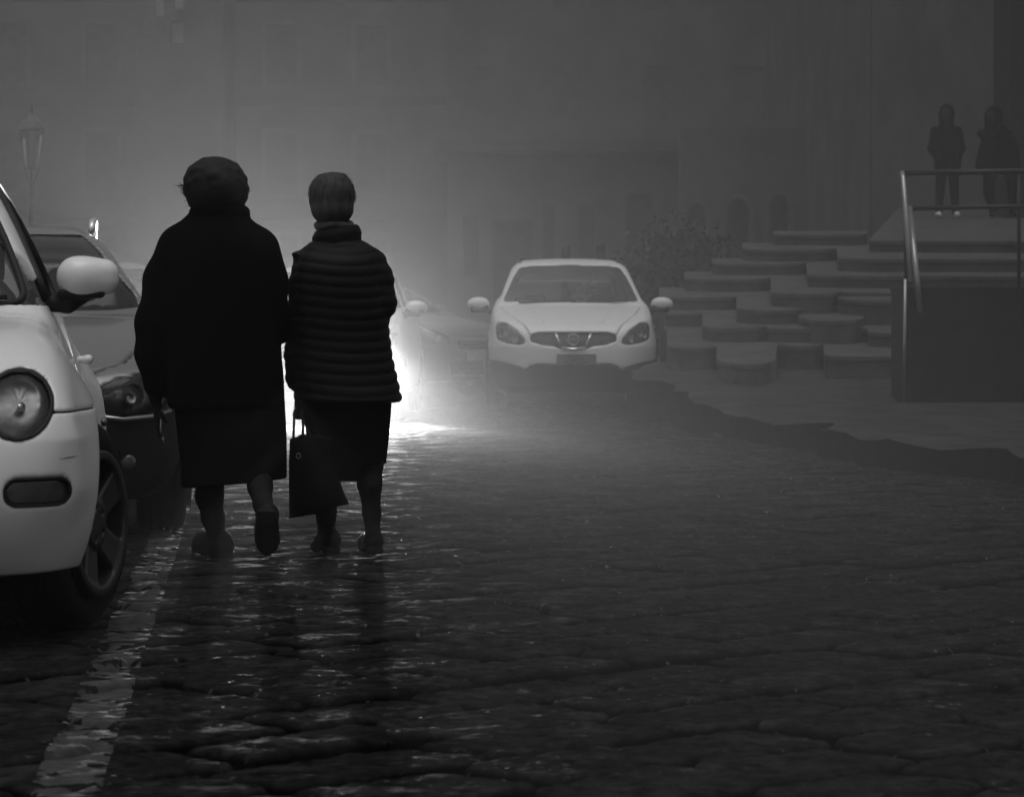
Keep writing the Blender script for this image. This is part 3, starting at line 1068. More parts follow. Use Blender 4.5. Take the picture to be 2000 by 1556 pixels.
def wheel(parent, c, r, wdt, side, steer=0.0, spokes=5, rr=0.66, h=0.006, full=True):
    """side=+1: outer face towards +x"""
    w = bpy.data.objects.new('wheel', None); COL.objects.link(w); w.parent = parent
    w.location = c; w.rotation_euler = (0, 0, steer + (0 if side > 0 else PI))
    ri = r * rr
    prof = [(ri, -wdt + .0), (ri + .012, -wdt - .004), (r * .9, -wdt - .006), (r * .975, -wdt + .012), (r, -wdt + .035)]
    g = [(r, -wdt + .035)]
    x = -wdt + .035
    for k in range(4):
        x2 = -wdt + .035 + (wdt - .07) * (k + .5) / 4
        prof += [(r, x2 - .006), (r - .008, x2 - .005), (r - .008, x2 + .005), (r, x2 + .006)]
    prof += [(r, -.035), (r * .975, -.010), (r * .9, .006), (ri + .012, .004), (ri, -.004), (ri - .004, -.03)]
    mb = MB(); mb.lathe(prof, 56, axis='x'); mb.build('tyre', M_RUBBER, w, True)
    if full:
        lim = ri + .02
        field_piece(lambda X, Y, Z: rim_field(ri, spokes, X, Y, Z), (-.16, -lim, -lim), (.06, lim, lim), h, 'rim', M_RIM, w)
        mb = MB(); mb.lathe([(0, -.10), (.14, -.10), (.14, -.085), (0, -.085)], 28, axis='x'); mb.build('brake_disc', M_BLKPL, w)
    else:
        mb = MB(); mb.lathe([(0, -.01), (.05, -.005), (ri * .6, -.03), (ri, -.012)], 30, axis='x'); mb.build('rim', M_RIM, w, True)
    return w


def plate_obj(parent, c, w=.52, h=.11, m=None):
    mb = MB(); mb.box((c[0] - w / 2, c[1] - .012, c[2] - h / 2), (c[0] + w / 2, c[1], c[2] + h / 2))
    return mb.build('number_plate', m or mat('plate_white', 0.28, 0.45, 0.25, 22), parent)


def seats(parent, y, xs=(-.36, .36), z0=.32, m=None):
    for x in xs:
        f_ = Field((x - .3, y - .35, z0 - .1), (x + .3, y + .6, z0 + 1.0), .025)
        f_.rbox((x, y, z0 + .1), (.24, .26, .08), .05)
        f_.chain([(x - .12, y + .26, z0 + .15), (x - .11, y + .40, z0 + .62)], [.09, .08], .08).chain([(x + .12, y + .26, z0 + .15), (x + .11, y + .40, z0 + .62)], [.09, .08], .08)
        f_.rbox((x, y + .44, z0 + .80), (.13, .05, .085), .04)
        f_.cap((x, y + .41, z0 + .6), (x, y + .44, z0 + .8), .02)
        f_.build('seat', m or M_SEAT, parent)


def make_car(name, label, cat, loc, rz, p, group=None):
    t = thing(name, label, cat, loc, rz, group)
    Lc, Wc, H = p['L'], p['W'] / 2, p['H']
    side = spline(p['side'], 5); green = spline(p['green'], 5); plan = spline(p['plan'], 5)
    zb = p['zb']
    gw0, gw1 = p['gw']
    r = p['r']
    wy = p['wheels']

    def d_out(X, Y, Z, wells=True):
        dside = poly_sd(Y[0], Z[0], side)[None] if Y.ndim == 3 else poly_sd(Y, Z, side)
        dplan = poly_sd(np.abs(X[:, :, 0]), Y[:, :, 0], plan)[:, :, None]
        tz = p['tuck'](Z)
        low = smax(dside, dplan + tz, 0.09)
        dg = poly_sd(Y[0], Z[0], green)[None]
        gx = np.abs(X) - (gw0 + (gw1 - gw0) * np.clip((Z - zb) / (H - zb), -.3, 1.1) - 0.05 * np.maximum(0, Z - (H - .12)) / .12)
        # windscreen and tail curve back towards the sides
        dgy = dg + 0.18 * np.abs(X) ** 2.2 * 0.5
        gr = smax(dgy, gx, 0.07)
        d = smin(low, gr, 0.05)
        # flared arches
        if wells:
            for yc in wy:
                rho = np.sqrt((Y - yc) ** 2 + (Z - r) ** 2)
                d = smax(d, -np.maximum(rho - (r + .045), 0.50 - np.abs(X)), 0.012)
        return d

    def cab(X, Y, Z):
        d = d_out(X, Y, Z, False) + 0.045
        return np.maximum(d, np.maximum(0.42 - Z, np.maximum(p['cab'][0] - Y, Y - p['cab'][1])))
    ws = p['ws']          # windscreen outline in front view (x >= 0), closed at the centre line
    sw = p['sw']          # side windows, list of outlines (y, z)
    rw = p['rw']

    def pr_ws(X, Y, Z, g=0.0):
        return np.maximum(poly_sd(np.abs(X[:, :, 0])[:, :1, None], Z[:1], ws) + g, Y - p['wsy'])

    def pr_rw(X, Y, Z, g=0.0):
        return np.maximum(poly_sd(np.abs(X[:, :, 0])[:, :1, None], Z[:1], rw) + g, p['rwy'] - Y)

    def pr_sw(X, Y, Z, g=0.0):
        d = None
        for q in sw:
            e = poly_sd(Y[0], Z[0], q)[None] + g
            d = e if d is None else np.minimum(d, e)
        return np.maximum(d, 0.30 - np.abs(X))

    recess = p['recess']   # dark front openings: list of (outline, depth)
    lamps = p['lamp']      # headlamp outline (x, z), x > 0
    ly = p['lampy']

    def front_cut(X, Y, Z, poly, dep, g=0.0):
        return np.maximum(poly_sd(np.abs(X[:, :, 0])[:, :1, None], Z[:1], poly) + g, Y - dep)

    def body(X, Y, Z):
        d = d_out(X, Y, Z)
        d0 = d_out(X, Y, Z, False)
        d = np.maximum(d, -cab(X, Y, Z))
        d = smax(d, -pr_ws(X, Y, Z), 0.014)
        d = smax(d, -pr_rw(X, Y, Z), 0.014)
        d = smax(d, -pr_sw(X, Y, Z), 0.014)
        for poly, dep, mt in recess:
            d = smax(d, -np.maximum(front_cut(X, Y, Z, poly, dep), -(d0 + .035)), 0.006)
        d = smax(d, -np.maximum(front_cut(X, Y, Z, lamps, ly), -(d0 + .06)), 0.006)
        return d
    h = p['h']
    lo = (-h * 2, -.06, .1); hi = (Wc + .08, Lc + .06, H + .08)
    # split: painted body / bumper or cladding
    clad = p.get('clad')
    if clad is not None:
        cl = lambda X, Y, Z: poly_sd(np.abs(X[:, :, 0])[:, :1, None], Z[:1], clad) if True else None
        def cladf(X, Y, Z):
            ee = np.maximum(cl(X, Y, Z), Y - 0.9)
            sill = Z - p.get('sillz', .36)
            for yc in wy:
                rho = np.sqrt((Y - yc) ** 2 + (Z - r) ** 2)
                sill = np.minimum(sill, rho - (r + .105))
            return np.minimum(ee, np.maximum(sill, 0.5 - np.abs(X)))
        field_piece(lambda X, Y, Z: np.maximum(body(X, Y, Z), cladf(X, Y, Z)), lo, hi, h, 'cladding', M_CLAD, t, mirror=True, close=False)
        base = lambda X, Y, Z: np.maximum(body(X, Y, Z), -cladf(X, Y, Z) + .002)
    else:
        base = body
    # bonnet as a panel of its own
    bon = p['bonnet']
    def bonf(X, Y, Z):
        return np.maximum(poly_sd(np.abs(X[:, :, 0]), Y[:, :, 0], bon)[:, :, None], p['bz'] - Z)
    field_piece(lambda X, Y, Z: np.maximum(base(X, Y, Z), bonf(X, Y, Z) + .003), lo, (hi[0], 1.7, 1.25), h, 'bonnet', p['paint'], t, mirror=True, close=False)
    field_piece(lambda X, Y, Z: np.maximum(base(X, Y, Z), -bonf(X, Y, Z) + .003), lo, hi, h, 'body', p['paint'], t, mirror=True, close=False)
    # glass sheets just inside the skin
    gl = lambda X, Y, Z: d_out(X, Y, Z, False) + .010
    e = .018
    def in_poly(a, b, q, g):
        return poly_sd(a.astype(f32), b.astype(f32), q) < g
    field_piece(gl, (-Wc, .2, zb - .15), (Wc, p['wsy'], H + .04), .03, 'windscreen', M_GLASS, t,
                keep=lambda c: in_poly(np.abs(c[:, 0]), c[:, 2], ws, e) & (c[:, 1] < p['wsy']), close=False)
    field_piece(gl, (-Wc, p['rwy'], zb - .15), (Wc, Lc + .05, H + .04), .03, 'rear_window', M_GLASS, t,
                keep=lambda c: in_poly(np.abs(c[:, 0]), c[:, 2], rw, e) & (c[:, 1] > p['rwy']), close=False)
    for sgn in (-1, 1):
        for q in sw:
            field_piece(gl, (.3 if sgn > 0 else -Wc, min(v[0] for v in q) - .06, zb - .15), (Wc if sgn > 0 else -.3, max(v[0] for v in q) + .06, H), .03, 'side_window', M_GLASS, t,
                        keep=lambda c, q=q: in_poly(c[:, 1], c[:, 2], q, e), close=False)
    # front openings: mesh grille a little inside
    for poly, dep, mt in recess:
        o = field_piece(lambda X, Y, Z: np.maximum(np.abs(d_out(X, Y, Z, False) + .028) - .006, front_cut(X, Y, Z, poly, dep, -.01)),
                        (-h, -.02, .1), (Wc, dep + .1, 1.0), .012, 'grille', mt, t, mirror=True, close=False)
    # headlamps: dark bowl, reflector, clear cover
    for sgn in (-1, 1):
        hl = field_piece(lambda X, Y, Z: np.maximum(np.maximum(np.abs(d_out(X, Y, Z, False) + .055) - .008, front_cut(X, Y, Z, lamps, ly, -.012)), -sgn * X),
                         (.2 if sgn > 0 else -Wc, -.02, .4), (Wc if sgn > 0 else -.2, ly + .1, 1.1), .012, 'headlamp', p.get('bowl', M_AMBER), t, close=False)
        field_piece(lambda X, Y, Z: d_out(X, Y, Z, False) + .004, (.2 if sgn > 0 else -Wc, -.02, .4), (Wc if sgn > 0 else -.2, ly + .1, 1.1), .015, 'cover', M_LENS, hl,
                    keep=lambda c: in_poly(np.abs(c[:, 0]), c[:, 2], lamps, .012) & (c[:, 1] < ly), close=False)
        cx_ = sum(q[0] for q in lamps) / len(lamps); cz_ = sum(q[1] for q in lamps) / len(lamps)
        yb_ = 0
        for q, (bx_, bz_, br_) in enumerate(p.get('bulbs', [(cx_, cz_, .05)])):
            mb = MB(); mb.lathe([(.001, yb_ + .05), (br_ * .5, yb_ + .045), (br_, yb_)], 24, axis='z')
            ys_ = find_y(d_out, bx_, bz_); mb.V = [(sgn * bx_ + v[0], ys_ + .012 + v[2] * .6, bz_ + v[1]) for v in mb.V]
            mb.build('reflector', M_REFL if not p.get('lit') else M_LIT, hl, True)
    # mirrors
    for sgn in (-1, 1):
        mx, my, mz = p['mirror']; a, b, c = p['msize']
        f_ = Field((-a * 1.5, -b * 2.2, -c * 1.6), (a * 1.5, b * 2.2, c * 1.6), .012)
        f_.ell((0, 0, .004), (a * 1.08, b * 1.1, c * .98), .02)
        f_.rbox((-sgn * a * .2, 0, 0), (a * .75, b * .8, c * .75), min(a, b, c) * .7, .03)
        mo = f_.build('door_mirror', p['paint'], t)
        mo.location = (sgn * mx, my, mz)
        mo['label'] = 'door mirror'
        g_ = Field((-a * 1.5, -b * 2.4, -c * 1.8), (a * 1.5, b * 2.4, c * 1.8), .012)
        g_.rbox((-sgn * a * .15, 0, -c * .55), (a * .9, b * .95, c * .62), min(b, c) * .5)
        g_.cap((-sgn * a * .6, 0, -c * .7), (-sgn * a * 1.2, 0.02, -c * .95), .03)
        g_.build('mirror_foot', M_BLKPL, mo)
    # wheels
    for yc in wy:
        for sgn in (-1, 1):
            fr = yc == wy[0]
            wheel(t, (sgn * (p['track']), yc, r), r, .205, sgn, (p.get('steer', 0) if fr else 0), full=(fr and p.get('rims', True)))
    plate_obj(t, p['plate'], w=p.get('platew', .52), m=p.get('platem'))
    if p.get('seats', True):
        seats(t, p['cab'][0] + 1.0)
        f_ = Field((-Wc, p['cab'][0] - .1, .4), (Wc, p['cab'][0] + .6, 1.2), .03)
        f_.rbox((0, p['cab'][0] + .18, zb - .14), (Wc - .14, .2, .09), .06)
        f_.build('dashboard', M_INTER, t)
    mb = MB(); mb.box((-Wc + .1, .3, .19), (Wc - .1, Lc - .3, .26)); mb.build('underbody', M_INTER, t)
    return t, d_out


def surf_tube(dfn, pts, r, name, m, parent, lift=0.0):
    """tube laid along points (already on the surface)"""
    mb = MB(); mb.tube(pts, r, 8)
    return mb.build(name, m, parent, True)


def find_y(dfn, x, z, y0=-.1, y1=1.2):
    """first y where the surface is met going backwards"""
    ys = np.linspace(y0, y1, 400).astype(f32)
    d = dfn(np.full((1, 1, 1), x, f32), ys[None, :, None], np.full((1, 1, 1), z, f32))[0, :, 0]
    i = int(np.argmax(d < 0))
    return float(ys[i])


def tuck_std(z0=.62, lowz=.22):
    def fn(Z):
        return 0.055 * np.maximum(0, Z - z0) / .3 + 0.10 * (np.maximum(0, .42 - Z) / .25) ** 2
    return fn


# --- white crossover facing the camera
qs_side = [(0.02, .22), (-.0, .34), (.0, .50), (.03, .66), (.10, .80), (.24, .915), (.55, 1.005), (.95, 1.085), (1.15, 1.12), (2.2, 1.16), (3.6, 1.18), (4.15, 1.10),
           (4.30, .85), (4.33, .55), (4.28, .30), (4.0, .22), (2.0, .19), (.4, .18)]
qs_green = [(.96, 1.0), (1.02, 1.105), (1.35, 1.33), (1.70, 1.52), (2.0, 1.585), (2.6, 1.605), (3.3, 1.58), (3.95, 1.47), (4.15, 1.30), (4.25, 1.0), (3.5, .85), (1.5, .85)]
qs_plan = [(0, -.0), (.30, .005), (.55, .05), (.74, .18), (.85, .42), (.89, .85), (.885, 1.6), (.885, 3.2), (.87, 3.9), (.76, 4.22), (.4, 4.32), (0, 4.33), (-.3, 4.3), (-.3, .0)]
mxg = mat('grille_mesh', 0.022, 0.4, 0.3, 60.0)
qp = dict(L=4.33, W=1.783, H=1.606, platew=.40, side=qs_side, green=qs_green, plan=qs_plan, zb=1.08, gw=(.775, .575), r=.335, wheels=(.87, 3.50), tuck=tuck_std(.66),
          cab=(1.0, 3.9),
          ws=[(-.2, 1.135), (.50, 1.135), (.685, 1.125), (.705, 1.14), (.60, 1.38), (.545, 1.47), (.51, 1.495), (.30, 1.512), (-.2, 1.517)], wsy=2.1,
          sw=[[(1.35, 1.12), (2.28, 1.14), (2.28, 1.50), (1.95, 1.50), (1.6, 1.34)], [(2.36, 1.14), (3.25, 1.17), (3.30, 1.46), (2.9, 1.50), (2.36, 1.51)]],
          rw=[(-.2, 1.14), (.58, 1.14), (.50, 1.42), (.42, 1.47), (-.2, 1.48)], rwy=3.6,
          recess=[([(-.1, .805), (.33, .805), (.415, .795), (.44, .765), (.432, .715), (.33, .68), (.20, .665), (.12, .635), (-.1, .635)], .35, mxg)],
          lamp=[(.50, .74), (.49, .695), (.56, .68), (.68, .70), (.77, .735), (.79, .80), (.785, .87), (.76, .91), (.68, .90), (.58, .83)], lampy=.62,
          bulby=.22, bulbs=[(.60, .745, .045), (.71, .80, .05)],
          clad=[(-.5, -.2), (1.4, -.2), (1.4, .56), (.85, .52), (.66, .485), (.52, .445), (.49, .425), (.44, .465), (.36, .485), (.17, .475), (.155, .47), (-.5, .47)],
          sillz=.36, bonnet=[(-.3, .07), (.44, .10), (.56, .28), (.66, .55), (.74, .98), (.3, 1.04), (-.3, 1.05)], bz=.70, h=.014, paint=M_WHITE2,
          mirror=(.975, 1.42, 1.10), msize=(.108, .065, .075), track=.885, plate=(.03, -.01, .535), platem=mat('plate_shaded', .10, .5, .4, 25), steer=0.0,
          bowl=mat('lamp_bowl', .07, .25, .4, 25))
XQ = (1117 - 1000) * 32.0 / F
qcar, qd = make_car('white_crossover', 'white crossover car with a dark lower bumper facing the camera in mid square', 'car', (XQ, 31.15, 0), R(0.3), qp)
# chrome V and round emblem on the grille
mb = MB()
for sgn in (-1, 1):
    mb.tube([(sgn * .185, find_y(qd, .185, .80) - .006, .805), (sgn * .16, find_y(qd, .16, .75) - .014, .75), (sgn * .118, find_y(qd, .118, .66) - .014, .655)], .013, 8)
mb.tube([(-.118, find_y(qd, .11, .66) - .014, .655), (0, find_y(qd, 0, .64) - .016, .638), (.118, find_y(qd, .11, .66) - .014, .655)], .013, 8)
mb.build('grille_trim', M_CHROME, qcar, True)
mb = MB()
ye = find_y(qd, 0, .73) - .02
mb.tube([(.055 * math.cos(2 * PI * k / 24), ye, .735 + .055 * math.sin(2 * PI * k / 24)) for k in range(25)], .008, 8)
mb.box((-.072, ye - .014, .722), (.072, ye + .004, .748))
mb.build('emblem', M_CHROME, qcar)
for sgn in (-1, 1):
    mb = MB()
    pts = [(sgn * x, y, qs) for x, y, qs in ((.50, 2.0, 1.60), (.51, 2.8, 1.63), (.50, 3.6, 1.58))]
    mb.tube(pts, .016, 8); mb.build('roof_rail', M_BLKPL, qcar, True)
for sgn in (-1, 1):
    pts = []
    for k in range(12):
        y = 1.88 + .17 * k; x = .520 + .02 * math.sin(k / 11 * PI)
        zs = np.linspace(1.3, 1.7, 300).astype(f32)
        d = qd(np.full((1, 1, 1), x, f32), np.full((1, 1, 1), y, f32), zs[None, None, :])[0, 0, :]
        pts.append((sgn * x, y, float(zs[np.argmax(d > 0)]) - .002))
    mb = MB(); mb.tube(pts, .012, 8); mb.build('roof_moulding', M_BLKPL, qcar, True)
# crease lines of the bonnet
for sgn in (-1, 1):
    mb = MB()
    pts = []
    for k in range(10):
        y = .22 + .075 * k; x = .30 + .13 * k / 9
        zs = np.linspace(.7, 1.25, 300).astype(f32)
        d = qd(np.full((1, 1, 1), x, f32), np.full((1, 1, 1), y, f32), zs[None, None, :])[0, 0, :]
        pts.append((sgn * x, y, float(zs[np.argmax(d > 0)]) - .004))
    mb.tube(pts, .008, 8); mb.build('bonnet_crease', M_WHITE2, qcar, True)
mb = MB()
for k, (xa_, xb_) in enumerate(((-.55, .05), (.0, .60))):
    mb.tube([(xa_, 1.0 + .02, 1.12), (xb_, 1.03, 1.135)], .011, 6)
mb.build('wiper', M_BLKPL, qcar, True)

# --- dark wagon parked behind the beetle-shaped car
wg_side = [(.03, .20), (.0, .34), (.0, .50), (.04, .62), (.12, .70), (.3, .77), (.7, .86), (1.1, .93), (1.45, .965), (2.4, 1.0), (3.8, 1.02), (4.5, .98), (4.66, .78), (4.68, .5), (4.62, .28), (4.2, .2), (2.0, .17), (.5, .16)]
wg_green = [(1.25, .86), (1.38, .95), (1.75, 1.16), (2.15, 1.34), (2.5, 1.40), (3.1, 1.43), (3.8, 1.41), (4.3, 1.34), (4.5, 1.15), (4.62, .9), (3.5, .75), (1.6, .75)]
wg_plan = [(0, 0), (.35, .01), (.60, .06), (.78, .2), (.86, .48), (.885, .9), (.885, 3.7), (.85, 4.3), (.72, 4.6), (.3, 4.68), (0, 4.68), (-.3, 4.6), (-.3, 0)]
wgp = dict(L=4.68, W=1.77, H=1.43, side=wg_side, green=wg_green, plan=wg_plan, zb=.95, gw=(.76, .45), r=.315, clad=[(-.5, -.2), (1.4, -.2), (1.4, .60), (.85, .60), (.6, .53), (.45, .50), (-.5, .50)], sillz=.30, wheels=(.85, 3.55), tuck=tuck_std(.60),
           cab=(1.35, 4.3),
           ws=[(-.2, .975), (.55, .985), (.68, 1.0), (.66, 1.05), (.46, 1.30), (.41, 1.345), (.3, 1.355), (-.2, 1.36)], wsy=2.6,
           sw=[[(1.75, 1.0), (2.7, 1.01), (2.7, 1.33), (2.35, 1.32), (2.0, 1.18)], [(2.78, 1.02), (3.6, 1.03), (3.6, 1.33), (2.78, 1.34)], [(3.68, 1.03), (4.3, 1.05), (4.2, 1.27), (3.68, 1.32)]],
           rw=[(-.2, 1.02), (.6, 1.02), (.5, 1.30), (-.2, 1.32)], rwy=4.1,
           recess=[([(-.1, .62), (.32, .62), (.38, .60), (.36, .52), (.28, .47), (-.1, .46)], .3, mxg), ([(-.1, .36), (.55, .37), (.62, .30), (.5, .23), (-.1, .22)], .3, mxg)],
           lamp=[(.46, .62), (.47, .55), (.60, .53), (.76, .56), (.82, .62), (.80, .68), (.70, .705), (.56, .67)], lampy=.6, bulby=.22,
           bonnet=[(-.3, .08), (.40, .10), (.60, .25), (.70, .6), (.73, 1.2), (.3, 1.36), (-.3, 1.38)], bz=.60, h=.018, paint=M_GREYP,
           mirror=(.93, 1.72, 1.0), msize=(.11, .06, .07), track=.875, plate=(0, -.012, .42), rims=True, steer=0.0)
wgx = (357 - 1000) * 13.72 / F - .885
wcar, wd = make_car('parked_wagon', 'dark grey metallic estate car with roof rails parked behind the white rounded car', 'car', (wgx + .12, 12.88, 0), R(7.5), wgp,
                    'cars parked along the painted line')
mb = MB()
for sgn in (-1, 1):
    mb = MB(); mb.tube([(sgn * .455, 2.42, 1.385), (sgn * .46, 2.5, 1.425), (sgn * .465, 3.1, 1.455), (sgn * .46, 4.1, 1.42), (sgn * .46, 4.2, 1.36)], [.018, .02, .018, .018, .015], 8)
    mb.build('roof_rail', mat('polished_rail', .8, .25, .05, 8, metal=.6), wcar, True)
    mb = MB(); mb.tube([(sgn * x, find_y(wd, x, z) - .006, z) for x, z in ((.46, .535), (.60, .515), (.72, .525), (.80, .545))], .012, 8)
    mb.build('lamp_trim', mat('dull_chrome', .35, .3, .1, 8, metal=.8), wcar, True)
    mb = MB(); mb.lathe([(.001, -.02), (.02, -.018), (.032, -.008), (.036, .02)], 24)
    yf = find_y(wd, .62, .335) - .004
    mb.V = [(sgn * .62 + v[0], yf + v[2] * .6, .335 + v[1]) for v in mb.V]
    mb.build('fog_lamp', M_AMBER, wcar, True)

# --- small hatchback further along the row
ht_side = [(.02, .22), (0, .36), (0, .50), (.04, .65), (.14, .78), (.35, .88), (.75, .96), (1.0, 1.0), (2.0, 1.03), (3.3, 1.06), (3.75, 1.0), (3.9, .75), (3.92, .5), (3.85, .28), (3.5, .22), (2, .18), (.4, .18)]
ht_green = [(.85, .9), (.95, 1.0), (1.35, 1.26), (1.7, 1.42), (2.1, 1.47), (2.8, 1.47), (3.4, 1.40), (3.65, 1.2), (3.8, .95), (3, .8), (1.3, .8)]
ht_plan = [(0, 0), (.35, .01), (.58, .07), (.73, .22), (.81, .5), (.84, .85), (.84, 3.1), (.80, 3.6), (.6, 3.87), (0, 3.92), (-.3, 3.85), (-.3, 0)]
htp = dict(L=3.92, W=1.68, H=1.47, side=ht_side, green=ht_green, plan=ht_plan, zb=1.0, gw=(.73, .55), r=.30, wheels=(.72, 3.2), tuck=tuck_std(.62),
           cab=(.95, 3.6),
           ws=[(-.2, 1.03), (.55, 1.03), (.645, 1.04), (.56, 1.32), (.50, 1.385), (.3, 1.40), (-.2, 1.405)], wsy=2.0,
           sw=[[(1.35, 1.05), (2.3, 1.06), (2.3, 1.38), (1.85, 1.38), (1.55, 1.24)], [(2.38, 1.06), (3.2, 1.08), (3.15, 1.34), (2.38, 1.38)]],
           rw=[(-.2, 1.05), (.56, 1.05), (.48, 1.34), (-.2, 1.36)], rwy=3.3,
           recess=[([(-.1, .66), (.35, .66), (.33, .58), (-.1, .57)], .3, mxg), ([(-.1, .42), (.5, .42), (.45, .28), (-.1, .27)], .3, mxg)],
           lamp=[(.44, .72), (.46, .64), (.60, .62), (.74, .66), (.77, .78), (.72, .84), (.58, .80)], lampy=.6, bulby=.2,
           bonnet=[(-.3, .08), (.40, .12), (.56, .3), (.66, .9), (.3, .97), (-.3, .98)], bz=.62, h=.022, paint=M_SILVER,
           mirror=(.90, 1.35, 1.05), msize=(.10, .06, .07), track=.83, plate=(0, -.012, .5), rims=False, steer=0.0)
M_LIT = emit_mat('lit_lamp', 60.0)
hc, hd = make_car('parked_hatchback', 'small pale hatchback mostly hidden in fog between the dark estate car and the tall woman', 'car', (-2.75 - .84 - .10, 26.0, 0), R(5.0), dict(htp, paint=mat('mid_grey_paint', .16, .35, .1, 4, coat=.5)),
                  'cars parked along the painted line')
# --- oncoming car with its lamps lit
op = dict(htp); op.update(lit=True, paint=M_SILVER, seats=True, bulby=.14, bulbs=[(.60, .73, .06)], side=ht_side)
oc, od = make_car('oncoming_car', 'oncoming silver car with dazzling headlamps hidden behind the two women', 'car', (-1.87, 28.3, 0), R(-2.0), op)
hp = dict(htp); hp.update(rims=False, paint=mat('dark_grey_paint', .07, .35, .1, 4, coat=.5))
make_car('foggy_hatchback', 'grey hatchback standing slantwise in the bright fog just left of the white car', 'car', (-.40, 37.2, 0), R(52), hp)
# each lamp throws a strong dipped beam and a weak wide spill
for sgn in (-1, 1):
    for (nm_, en_, ang_, dz_) in (('headlight_beam', LAMP_W, 54, -.46), ('headlight_spill', SPILL_W, 70, .03)):
        l = bpy.data.lights.new(nm_, 'SPOT')
        l.energy = en_; l.spot_size = R(ang_); l.spot_blend = 1.0; l.shadow_soft_size = .06
        lo_ = bpy.data.objects.new(nm_, l)
        COL.objects.link(lo_); lo_.parent = oc
        lo_.location = (sgn * .60, .02, .73)
        lo_.rotation_euler = Vector((.09 if ang_ < 60 else -.09, -1, dz_)).to_track_quat('-Z', 'Y').to_euler()

# ------------------------------------------------------------------ rounded white car, close on the left
bt_side = spline([(.03, .24), (.0, .36), (.01, .50), (.06, .62), (.20, .74), (.45, .85), (.80, .925), (1.05, .955), (2.0, .96), (3.0, .96), (3.6, .90), (3.95, .72), (4.08, .52), (4.06, .32), (3.9, .22), (2.0, .18), (.3, .19)], 5)
bt_green = spline([(.88, .80), (.98, .945), (1.25, 1.17), (1.55, 1.36), (1.90, 1.47), (2.3, 1.505), (2.8, 1.46), (3.25, 1.30), (3.6, 1.10), (3.85, .85), (3.0, .7), (1.4, .7)], 6)
bt_plan = spline([(0, 0), (.38, .012), (.60, .06), (.715, .17), (.765, .34), (.77, .8), (.775, 1.4), (.775, 2.7), (.76, 3.4), (.68, 3.85), (.4, 4.06), (0, 4.09), (-.3, 4.0), (-.3, 0)], 5)


def ell_d(X, Y, Z, c, r):
    x, y, z = np.abs(X) - c[0], Y - c[1], Z - c[2]
    k0 = np.sqrt((x / r[0]) ** 2 + (y / r[1]) ** 2 + (z / r[2]) ** 2)
    k1 = np.sqrt((x / r[0] ** 2) ** 2 + (y / r[1] ** 2) ** 2 + (z / r[2] ** 2) ** 2) + 1e-6
    return k0 * (k0 - 1) / k1


FFC, FFR = (.50, .80, .45), (.345, .76, .465)
RFC, RFR = (.50, 3.26, .45), (.355, .72, .455)


def bt_out(X, Y, Z):
    ds = poly_sd(Y[0], Z[0], bt_side)[None]
    dp = poly_sd(np.abs(X[:, :, 0]), Y[:, :, 0], bt_plan)[:, :, None]
    tz = 0.09 * np.maximum(0, Z - .60) / .3 + 0.17 * (np.maximum(0, .46 - Z) / .25) ** 1.6
    low = smax(ds, dp + tz, .12)
    dg = poly_sd(Y[0], Z[0], bt_green)[None] + 0.16 * np.abs(X) ** 2
    gx = np.abs(X) - (.665 - .26 * np.maximum((Z - .92) / .58, 0) ** 1.15)
    gr = smax(dg, gx, .09)
    d = smin(low, gr, .04)
    ff = np.maximum(ell_d(X, Y, Z, FFC, FFR), .215 - Z)
    rf = np.maximum(ell_d(X, Y, Z, RFC, RFR), .20 - Z)
    d = smin(d, ff, .045)
    d = smin(d, rf, .045)
    return d


RB = .318


def bt_wells(X, Y, Z, d):
    for yc in (.82, 3.33):
        rho = np.sqrt((Y - yc) ** 2 + (Z - RB) ** 2)
        d = smax(d, -np.maximum(rho - (RB + .05), .48 - np.abs(X)), .015)
    return d


bt_ws = [(-.2, .985), (.48, .985), (.565, 1.0), (.56, 1.06), (.48, 1.25), (.39, 1.38), (.30, 1.43), (-.2, 1.445)]
bt_sw = spline([(1.42, 1.0), (2.35, 1.0), (3.0, 1.02), (2.95, 1.22), (2.7, 1.34), (2.3, 1.41), (1.95, 1.40), (1.68, 1.29), (1.50, 1.14)], 3)


def bt_body(X, Y, Z):
    d0 = bt_out(X, Y, Z)
    d = bt_wells(X, Y, Z, d0)
    cab = np.maximum(d0 + .04, np.maximum(.45 - Z, np.maximum(1.02 - Y, Y - 3.5)))
    d = np.maximum(d, -cab)
    d = smax(d, -np.maximum(poly_sd(np.abs(X[:, :, 0])[:, :1, None], Z[:1], bt_ws), Y - 1.95), .014)
    d = smax(d, -np.maximum(poly_sd(Y[0], Z[0], bt_sw)[None], .25 - np.abs(X)), .014)
    d = smax(d, -np.maximum(poly_sd(np.abs(X[:, :, 0])[:, :1, None], Z[:1], [(-.2, 1.02), (.5, 1.02), (.38, 1.30), (-.2, 1.34)]), 2.9 - Y), .006)
    return d


def bt_lamp2(X, Z, g=0.0):
    return np.sqrt(((np.abs(X) - .585) / .97) ** 2 + (Z - .70) ** 2) - (.098 + g)


def bt_ind(X, Z, g=0.0):
    qx, qz = np.maximum(np.abs(np.abs(X) - .64) - .055, 0), np.maximum(np.abs(Z - .455) - .002, 0)
    return np.sqrt(qx * qx + qz * qz) - (.036 + g)


def fend(X, Y, Z):          # front wing panel region
    q = np.sqrt(((np.abs(X) - .66) / .27) ** 2 + ((Y - .70) / .70) ** 2)
    return np.maximum(np.maximum((q - 1) * .27, .675 - Z), -(np.abs(X) - .30))


def bump(X, Y, Z):          # bumper region
    return np.maximum(np.maximum(Z - .672, Y - .80), -1 + 0 * X)


